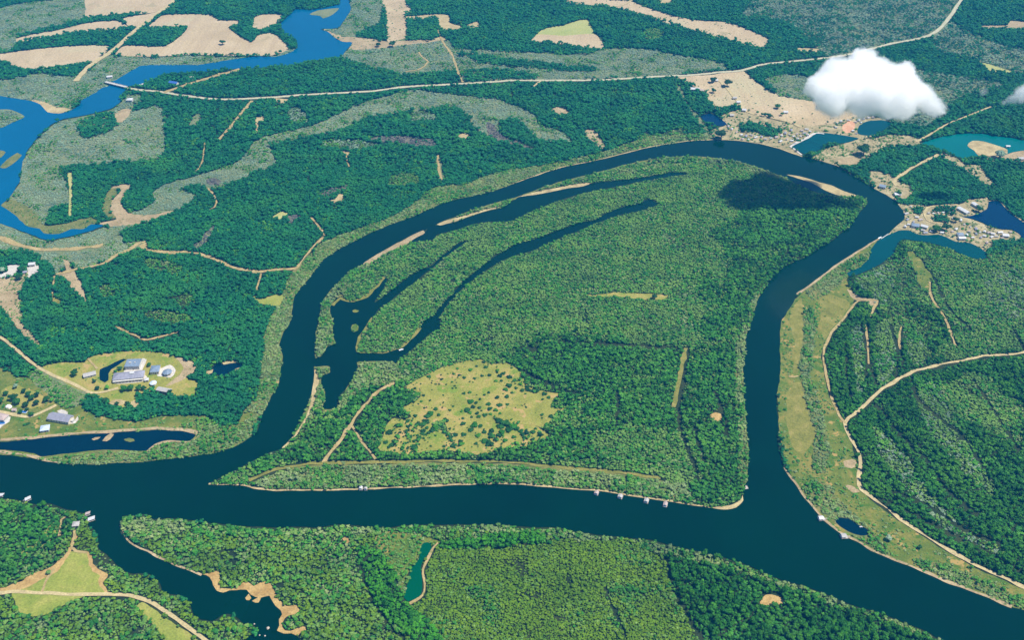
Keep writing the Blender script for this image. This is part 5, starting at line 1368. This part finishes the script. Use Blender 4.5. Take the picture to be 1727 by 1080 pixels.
def boulder(label, u, v, r, seed):
    bm = bmesh.new()
    res = bmesh.ops.create_icosphere(bm, subdivisions=3, radius=r)
    for q in res['verts']:
        d = q.co.normalized()
        q.co = q.co * (1 + 0.25 * mnoise.noise(d * 1.5 + Vector((seed, 0, 0))) + 0.12 * mnoise.noise(d * 4 + Vector((seed, 3, 0))))
        q.co.z *= 0.7
    me = bpy.data.meshes.new('boulder')
    bm.to_mesh(me)
    bm.free()
    me.materials.append(rockm)
    o = link(bpy.data.objects.new('boulder', me))
    x, y = ground(u, v)
    o.location = (x, y, 0.5)
    tag(o, label, 'boulder', 'boulders in the near inlet')


boulder('largest round boulder alone in the middle of the near inlet', 452, 1061, 1.7, 1)
boulder('small boulder in the near inlet beside the scrub covered shore', 438, 1073, 0.9, 2)
boulder('small brown boulder in the near inlet between the shore and the largest one', 447, 1074, 1.0, 3)
boulder('tiny boulder in the near inlet at the tip of the wooded shore', 429, 1054, 0.9, 4)

# ------------------------------------------------------------------ single trees
shared = {}


def tree_meshes(leaf, k, kind='tree'):
    key = (leaf, k, kind)
    if key not in shared:
        me = crown_mesh('crown', 100 + k * 7 + (50 if kind != 'tree' else 0), 2, 0.34, 150, 0.085, flat=0.78 if kind == 'tree' else 0.62, lift=0.62 if kind == 'tree' else 0.24, lobes=3 + k % 3)
        me.materials.append(LEAF[leaf])
        shared[key] = me
    if 'trunk' not in shared:
        mb = MB()
        mb.cyl(0, 0, -0.05, 0.34, 0.055, 0.035, 7)
        for a in (0.3, 2.4, 4.5):
            c, s = math.cos(a), math.sin(a)
            vs = []
            for (r, z, th) in ((0.0, 0.26, 0.028), (0.24, 0.6, 0.012)):
                for q in range(5):
                    p = 6.2832 * q / 5
                    vs.append((r * c + th * math.cos(p) * -s, r * s + th * math.cos(p) * c, z + th * math.sin(p)))
            mb.add(vs, [(q, (q + 1) % 5, 5 + (q + 1) % 5, 5 + q) for q in range(5)])
        o = mb.build('trunk', bark)
        shared['trunk'] = o.data
        bpy.data.objects.remove(o)
    return shared[key], shared['trunk']


def single_tree(name, label, cat, group, loc, size, leaf, k, kind='tree', parts=True):
    cm, tm = tree_meshes(leaf, k, kind)
    if not parts:
        o = link(bpy.data.objects.new(name, cm))
    else:
        o = empty(name, loc)
        link(bpy.data.objects.new('crown', cm), o)
        link(bpy.data.objects.new('trunk', tm), o)
    o.location = loc
    o.scale = size
    o.rotation_euler = (0, 0, random.uniform(0, 6.28))
    tag(o, label, cat, group)
    return o


# shrubs dotted over the island meadow (surveyed one by one)
SHRUBS = '''712,170,34 597,190,18 560,230,22 567,268,34 672,220,34 885,148,40 725,230,34 775,255,36 825,180,48 935,235,44 965,155,46 870,262,34 660,295,30 690,280,20 607,318,22 665,353,22 850,297,24
323,350,40 450,240,48 403,415,34 380,472,34 355,495,26 672,515,30 643,550,32 745,563,32 410,530,34 512,538,48 330,600,46 470,570,70 540,590,52 440,600,66 770,398,36 820,385,44 915,450,36 955,412,30
993,390,34 830,470,70 880,480,50 800,540,70 850,520,44 825,570,44 910,525,52 995,490,56 1005,535,50 1058,545,48 890,575,52 905,605,50 960,595,46 1012,583,40 840,612,40 1095,500,56 1165,498,36 1100,580,34
1072,430,58 1160,425,50 1185,322,60 1150,355,56 1300,365,56 1205,390,36 1245,350,34 1280,310,52 1230,275,56 1185,245,56 1100,235,48 1060,280,44 1110,280,44 1000,230,44 1130,215,40 1070,185,46 1485,450,40
1540,430,46 1500,400,50 1420,350,50 1480,590,46 1560,600,60 1630,565,34 1330,520,18 1237,530,18 760,625,36 762,670,52 870,680,80 920,690,60 830,725,62 640,720,30 678,725,28 590,745,64 690,770,60 765,770,54
900,780,64 955,745,60 1020,730,60 880,855,40 740,850,66 670,870,70 1240,845,50 1470,825,56 1220,790,50 175,680,74 85,745,76 165,780,36 230,762,16 285,790,52 345,780,36 318,828,46 245,852,30 110,860,62
55,840,54 85,890,34 205,897,54 138,915,36 320,885,80 395,740,50 430,710,44 340,680,56 400,670,70 430,650,50 10,800,44 200,380,110 280,440,110 190,470,100 340,410,80 330,395,60 560,680,80 600,640,60 520,700,80 480,730,70
1090,640,80 1150,660,90 1210,690,90 1250,710,80 1100,690,80 1180,720,80 1120,740,70 1010,760,60 960,820,80 1000,850,80 1290,740,60 1340,750,70 1400,745,60 1100,780,50 1140,820,60 1060,810,70 1320,800,50'''.split()
for i, s in enumerate(SHRUBS):
    cx, cyy, dpx = (float(q) for q in s.split(','))
    u, v = 640 + cx / 5.397, 590 + cyy / 5.397
    d = dpx / 5.397 * mpp(v) * 0.92
    x, y = ground(u, v + d * 0.25 / mpp(v))
    big = d > 9
    o = single_tree('shrub', 'large dark green bush clump on the yellow island meadow' if big else 'dark green shrub standing on the yellow island meadow',
                    'shrub', 'large bushes of the island meadow' if big else 'shrubs of the island meadow', (x, y, zat(u, v)), (d, d * random.uniform(0.85, 1.1), d * random.uniform(0.5, 0.72)), 'bush' if i % 4 else 'deep', i % 4, 'bush', False)

# garden trees on the left: (survey u, v, crown m, leaf, label)
GARDEN = [
    (28, 652, 8, 'grey', 'greyish tree at the top of the orchard'), (41, 660, 7.5, 'bush', 'dark orchard tree under the greyish one'), (11, 664, 8, 'bush', 'dark tree alone left of the orchard'),
    (24, 671, 12, 'bush', 'largest dark orchard tree, second row from the left'), (48, 666, 9, 'bush', 'dark orchard tree in the middle of the upper row'), (64, 666, 8.5, 'bush', 'dark orchard tree at the right of the upper row'),
    (30, 678, 11, 'bush', 'wide dark orchard tree just below the largest one'), (54, 672, 9, 'bush', 'flat dark orchard tree in the middle'), (79, 674, 10, 'bush', 'dark tree at the right corner of the orchard'),
    (63, 680, 9, 'bush', 'dark orchard tree on the reddish soil at the lower right'), (44, 683, 9, 'bush', 'round dark tree at the bottom of the orchard'), (2, 678, 11, 'bush', 'dark tree cut by the left edge'),
    (98, 678, 6, 'bush', 'thin dark tree at the end of the pale drive'), (36, 695, 7, 'bush', 'dark tree left of the small dark blue pool'), (46, 691, 6, 'bush', 'dark tree behind the small dark blue pool'),
    (54, 699, 7.5, 'bush', 'bushy tree at the fork of the pale drive'), (88, 675, 7, 'mid', 'light tree between orchard and grey scrub'),
    (126, 630, 11, 'bush', 'big dark tree alone left of the whitish cottage'), (165, 655, 7, 'bush', 'round dark tree on the lawn above the pale road'), (182, 654, 7, 'mid', 'bushy tree at the foot of the garden pond'),
    (160, 644, 6, 'bush', 'small dark tree left of the garden pond'), (158, 669, 9, 'bush', 'dark tree at the bend of the pale road'), (179, 677, 11, 'bush', 'dark tree left of the cream earth heap'),
    (198, 682, 6, 'bush', 'small dark tree before the cream earth heap'), (216, 681, 7, 'bush', 'dark tree between the two earth heaps'), (210, 657, 10, 'deep', 'leafy tree left in the row before the longest roof'),
    (221, 655, 10, 'bush', 'leafy tree right in the row before the longest roof'), (236, 655, 9, 'bush', 'dark tree left of the round hut, nearest the drive'), (243, 656, 8, 'bush', 'dark tree close to the round hut'),
    (287, 662, 8, 'bush', 'dark tree at the right end of the stable'), (252, 616, 7, 'bush', 'dark tree between the flat roof and the teal roof'), (203, 622, 7, 'bush', 'dark tree between the garden pond and the cream court'),
    (196, 627, 6, 'mid', 'light tree on the right shore of the garden pond'), (259, 654, 5, 'bush', 'small dark tree right below the round hut'), (33, 468, 12, 'bush', 'dark tree between the white and the pinkish gravel yards'),
    (39, 456, 11, 'bush', 'dark tree at the top between the two gravel yards'), (5, 456, 12, 'grey', 'grey green tree on the white gravel yard'), (662, 75, 18, 'bush', 'round dark tree alone at the foot of the pinkish strip'),
    (638, 76, 13, 'bush', 'dark tree left of the round one by the pinkish strip'), (1203, 136, 15, 'bush', 'dark tree beside the white cottage on the farm track'), (1226, 141, 20, 'bush', 'wide dark tree right of the farm track top'),
    (1203, 154, 12, 'bush', 'dark tree alone in the tan farm field'), (1311, 180, 13, 'bush', 'dark tree alone in the tan field left of the cloud'), (1299, 197, 9, 'bush', 'small dark tree on the lower farm track'),
    (1319, 193, 9, 'bush', 'dark tree beside the white shed left of the cloud'), (1650, 354, 14, 'bush', 'round dark tree in the sandy yard of the point village'), (1578, 386, 16, 'bush', 'dark tree near the inlet in the point village'),
    (1595, 385, 15, 'bush', 'dark tree right of the other one near the village inlet'), (1611, 372, 12, 'bush', 'dark tree in the middle of the point village'), (1516, 327, 10, 'bush', 'dark tree by the white house on the main river bank'),
    (1368, 261, 16, 'deep', 'dark tree at the stony causeway under the cloud'), (1456, 255, 26, 'bush', 'wide dark tree group on the tan ground right of the pond'), (1216, 229, 24, 'bush', 'wide dark trees at the left end of the riverside strip'),
    (1104, 502, 10, 'bush', 'dark bush in the tan strip clearing of the island'), (1685, 262, 20, 'grey', 'grey bush on the golden sand tongue'), (376, 72, 14, 'bush', 'dark bush alone in the broad stepped field'),
    (1551, 924, 6, 'bush', 'small dark bush on the grass of the lower right bank'), (1497, 909, 8, 'grey', 'grey green bush on the lower right bank'), (83, 966, 6, 'olive', 'bush on the dirt path of the fan shaped meadow'),
]
for i, (u, v, d, leaf, label) in enumerate(GARDEN):
    x, y = ground(u, v + d * 0.3 / mpp(v))
    single_tree('garden_tree' if v > 400 else 'field_tree', label, 'tree', None, (x, y, zat(u, v)), (d, d, d * 0.85), leaf, i % 4)
x, y = ground(45, 717)
o = single_tree('hedge', 'long dark hedge on the lawn below the pale drive', 'hedge', None, (x, y, 0), (14, 6, 5), 'bush', 1, 'bush', False)
o.rotation_euler = (0, 0, 0.45)

plant(HOUSE_CLEAR)

WORDS = {('N', 'yellow'): 'yellow green tree', ('N', 'olive'): 'olive tree', ('N', 'mid'): 'mid green tree', ('P', 'yellow'): 'slim yellow green plantation tree', ('P', 'olive'): 'slim olive plantation tree',
         ('P', 'mid'): 'slim darker plantation tree', ('Q', 'deep'): 'deep green forest tree', ('Q', 'mid'): 'mid green forest tree', ('G', 'lime'): 'bright green tree', ('G', 'deep'): 'darker tree'}
PLACE = {'N': 'in the mixed wood', 'P': 'in the fine grained plantation', 'Q': 'in the dark forest right of the plantation', 'G': 'in the bright green belt left of the plantation'}
for i, (c, leaf, loc, size) in enumerate(NEAR):
    w = WORDS[(c, leaf)]
    single_tree('forest_tree', f'{w} {PLACE[c]} along the bottom edge', 'tree', f'{w}s {PLACE[c]} along the bottom edge', loc, size, leaf, i % 4)

# ------------------------------------------------------------------ air, light, camera
SUN = Vector((120.0, -10.0, 213.0)).normalized()
HAZE = dict(density=0.000074, color=(0.03, 0.40, 0.95))


def build_haze():
    b = 9500.0
    z0, z1 = -1.0, CAM_H + 30
    mb = MB()
    mb.box(-b, b, -b, b, z0, z1)
    m, nt, out = new_mat('haze_air')
    pv = N(nt, 'ShaderNodeVolumePrincipled')
    pv.inputs['Color'].default_value = (*HAZE['color'], 1)
    pv.inputs['Density'].default_value = HAZE['density']
    pv.inputs['Anisotropy'].default_value = 0.0
    nt.links.new(pv.outputs[0], out.inputs['Volume'])
    o = mb.build('haze', m)
    tag(o, 'thin blue haze filling the air over the land', 'haze', kind='stuff')


def build_cloud(name, label, center, blobs, dens, amp, nscale, seed):
    cx, cy, cz = center
    bm = bmesh.new()
    for (x, y, z, r) in blobs:
        res = bmesh.ops.create_icosphere(bm, subdivisions=3, radius=r * 1.12 + 3)
        for v in res['verts']:
            v.co += Vector((x, y, z))
    me = bpy.data.meshes.new(name + '_hull')
    bm.to_mesh(me)
    bm.free()
    tmp = bpy.data.objects.new(name + '_hull', me)
    COL.objects.link(tmp)
    md = tmp.modifiers.new('r', 'REMESH')
    md.mode = 'VOXEL'
    md.voxel_size = 3.0
    dg = bpy.context.evaluated_depsgraph_get()
    me2 = bpy.data.meshes.new_from_object(tmp.evaluated_get(dg))
    bpy.data.objects.remove(tmp)
    bpy.data.meshes.remove(me)
    me2.name = name
    m, nt, out = new_mat(name + '_vapour')
    tc = N(nt, 'ShaderNodeTexCoord').outputs['Object']
    acc = None
    for (x, y, z, r) in blobs:
        d = N(nt, 'ShaderNodeVectorMath', operation='DISTANCE')
        nt.links.new(tc, d.inputs[0])
        d.inputs[1].default_value = (x, y, z)
        a = N(nt, 'ShaderNodeMath', operation='MULTIPLY_ADD')
        nt.links.new(d.outputs['Value'], a.inputs[0])
        a.inputs[1].default_value = -1.0
        a.inputs[2].default_value = r
        if acc is None:
            acc = a.outputs[0]
        else:
            s = N(nt, 'ShaderNodeMath', operation='SMOOTH_MAX')
            nt.links.new(acc, s.inputs[0])
            nt.links.new(a.outputs[0], s.inputs[1])
            s.inputs[2].default_value = 8.0
            acc = s.outputs[0]
    mp = N(nt, 'ShaderNodeMapping')
    mp.inputs['Location'].default_value = (seed * 37.0, seed * 11.0, 0)
    nt.links.new(tc, mp.inputs['Vector'])
    nf = noise_fac(nt, mp.outputs['Vector'], nscale, 7, 0.66, 0.4)
    k = N(nt, 'ShaderNodeMath', operation='MULTIPLY_ADD')
    nt.links.new(nf, k.inputs[0])
    k.inputs[1].default_value = amp
    k.inputs[2].default_value = -amp * 0.56
    s = N(nt, 'ShaderNodeMath', operation='ADD')
    nt.links.new(acc, s.inputs[0])
    nt.links.new(k.outputs[0], s.inputs[1])
    nf2 = noise_fac(nt, mp.outputs['Vector'], nscale * 3.3, 4, 0.6, 0.2)
    k2 = N(nt, 'ShaderNodeMath', operation='MULTIPLY_ADD')
    nt.links.new(nf2, k2.inputs[0])
    k2.inputs[1].default_value = amp * 0.42
    k2.inputs[2].default_value = -amp * 0.21
    s2 = N(nt, 'ShaderNodeMath', operation='ADD')
    nt.links.new(s.outputs[0], s2.inputs[0])
    nt.links.new(k2.outputs[0], s2.inputs[1])
    s = s2
    den = mrange(nt, s.outputs[0], 0.0, 7.0, 0.0, dens)
    pv = N(nt, 'ShaderNodeVolumePrincipled')
    pv.inputs['Color'].default_value = (1, 1, 1, 1)
    pv.inputs['Anisotropy'].default_value = 0.0
    nt.links.new(den, pv.inputs['Density'])
    nt.links.new(pv.outputs[0], out.inputs['Volume'])
    me2.materials.clear()
    me2.materials.append(m)
    o = link(bpy.data.objects.new(name, me2))
    o.location = center
    tag(o, label, 'cloud')
    return o


def clouds():
    c = Vector((607, 1615, 213))
    big = [(0, 0, 0, 52), (-40, 10, 0, 48), (40, 0, 4, 46), (-78, 0, -6, 42), (-92, -6, 4, 26), (-55, 5, 30, 30), (2, 10, 46, 34), (-22, 5, 36, 24), (34, 5, 36, 25), (66, 0, 14, 36),
           (84, 0, -14, 32), (104, 0, -28, 24), (118, 0, -36, 15), (-66, 0, -32, 26), (-20, 0, -30, 30), (30, 0, -30, 32), (60, 0, -34, 26), (62, 10, 32, 17), (84, 10, 34, 10)]
    flat = []
    for (bx, by, bz, r) in big:
        if r > 35:
            flat += [(bx, by + bz * 1.1 - 26, bz * 0.5, r * 0.78), (bx + 6, by + bz * 1.1 + 26, bz * 0.5 + 3, r * 0.78)]
        else:
            flat.append((bx, by + bz * 1.1, bz * 0.5, r))
    big = flat
    build_cloud('cloud', 'dense white cumulus cloud floating over the far farmland', c, big, 0.095, 42, 0.030, 1).scale = (0.95, 0.95, 0.97)
    x, y = 0, 0
    def along(u, v, t):
        a = (u - CU) / FPX
        b = (v - CV) / FPX
        return Vector((a * t, (CP - b * SP) * t, CAM_H - (SP + b * CP) * t))
    c2 = along(1722, 160, 1710)
    build_cloud('cloud', 'thin white cloud cut by the right edge', c2, [(0, 0, 0, 16), (14, 0, 6, 18), (30, 0, 4, 20), (-12, 0, -8, 11), (-24, 0, -14, 7)], 0.09, 24, 0.055, 3)
    c3 = along(1657, 155, 1710)
    build_cloud('cloud', 'tiny faint wisp of cloud left of the edge cloud', c3, [(0, 0, 0, 8), (5, 0, 4, 6)], 0.05, 14, 0.09, 5)


def light_and_camera():
    w = bpy.data.worlds.new('World')
    scene.world = w
    w.use_nodes = True
    nt = w.node_tree
    bg = nt.nodes['Background']
    sky = nt.nodes.new('ShaderNodeTexSky')
    sky.sky_type = 'NISHITA'
    sky.sun_disc = False
    sky.sun_elevation = math.asin(SUN.z)
    sky.sun_rotation = math.atan2(SUN.x, SUN.y)
    sky.altitude = 500
    sky.dust_density = 0.3
    sky.ozone_density = 2.5
    nt.links.new(sky.outputs[0], bg.inputs['Color'])
    bg.inputs['Strength'].default_value = 0.075
    L = bpy.data.lights.new('sun', 'SUN')
    L.energy = 5.0
    L.angle = math.radians(0.5)
    L.color = (1.0, 0.95, 0.85)
    o = link(bpy.data.objects.new('sun', L))
    o.rotation_euler = SUN.to_track_quat('Z', 'Y').to_euler()
    o.location = (600, 400, 1500)
    cam = bpy.data.cameras.new('camera')
    cam.sensor_fit = 'HORIZONTAL'
    cam.angle = 2 * math.atan(863.5 / FPX)
    cam.clip_start = 1.0
    cam.clip_end = 30000.0
    co = link(bpy.data.objects.new('camera', cam))
    co.location = (0, 0, CAM_H)
    co.rotation_euler = (math.pi / 2 - PITCH, 0, 0)
    scene.camera = co
    vs = scene.view_settings
    vs.view_transform = 'Standard'
    vs.look = 'None'
    vs.exposure = 0.55
    vs.gamma = 1.0
    cy = scene.cycles
    cy.max_bounces = 48
    cy.diffuse_bounces = 3
    cy.glossy_bounces = 3
    cy.volume_bounces = 40
    cy.volume_step_rate = 1.0
    cy.use_denoising = True
    cy.denoiser = 'OPENIMAGEDENOISE'
    cy.denoising_input_passes = 'RGB_ALBEDO_NORMAL'
    cy.denoising_prefilter = 'ACCURATE'



build_haze()
clouds()
light_and_camera()
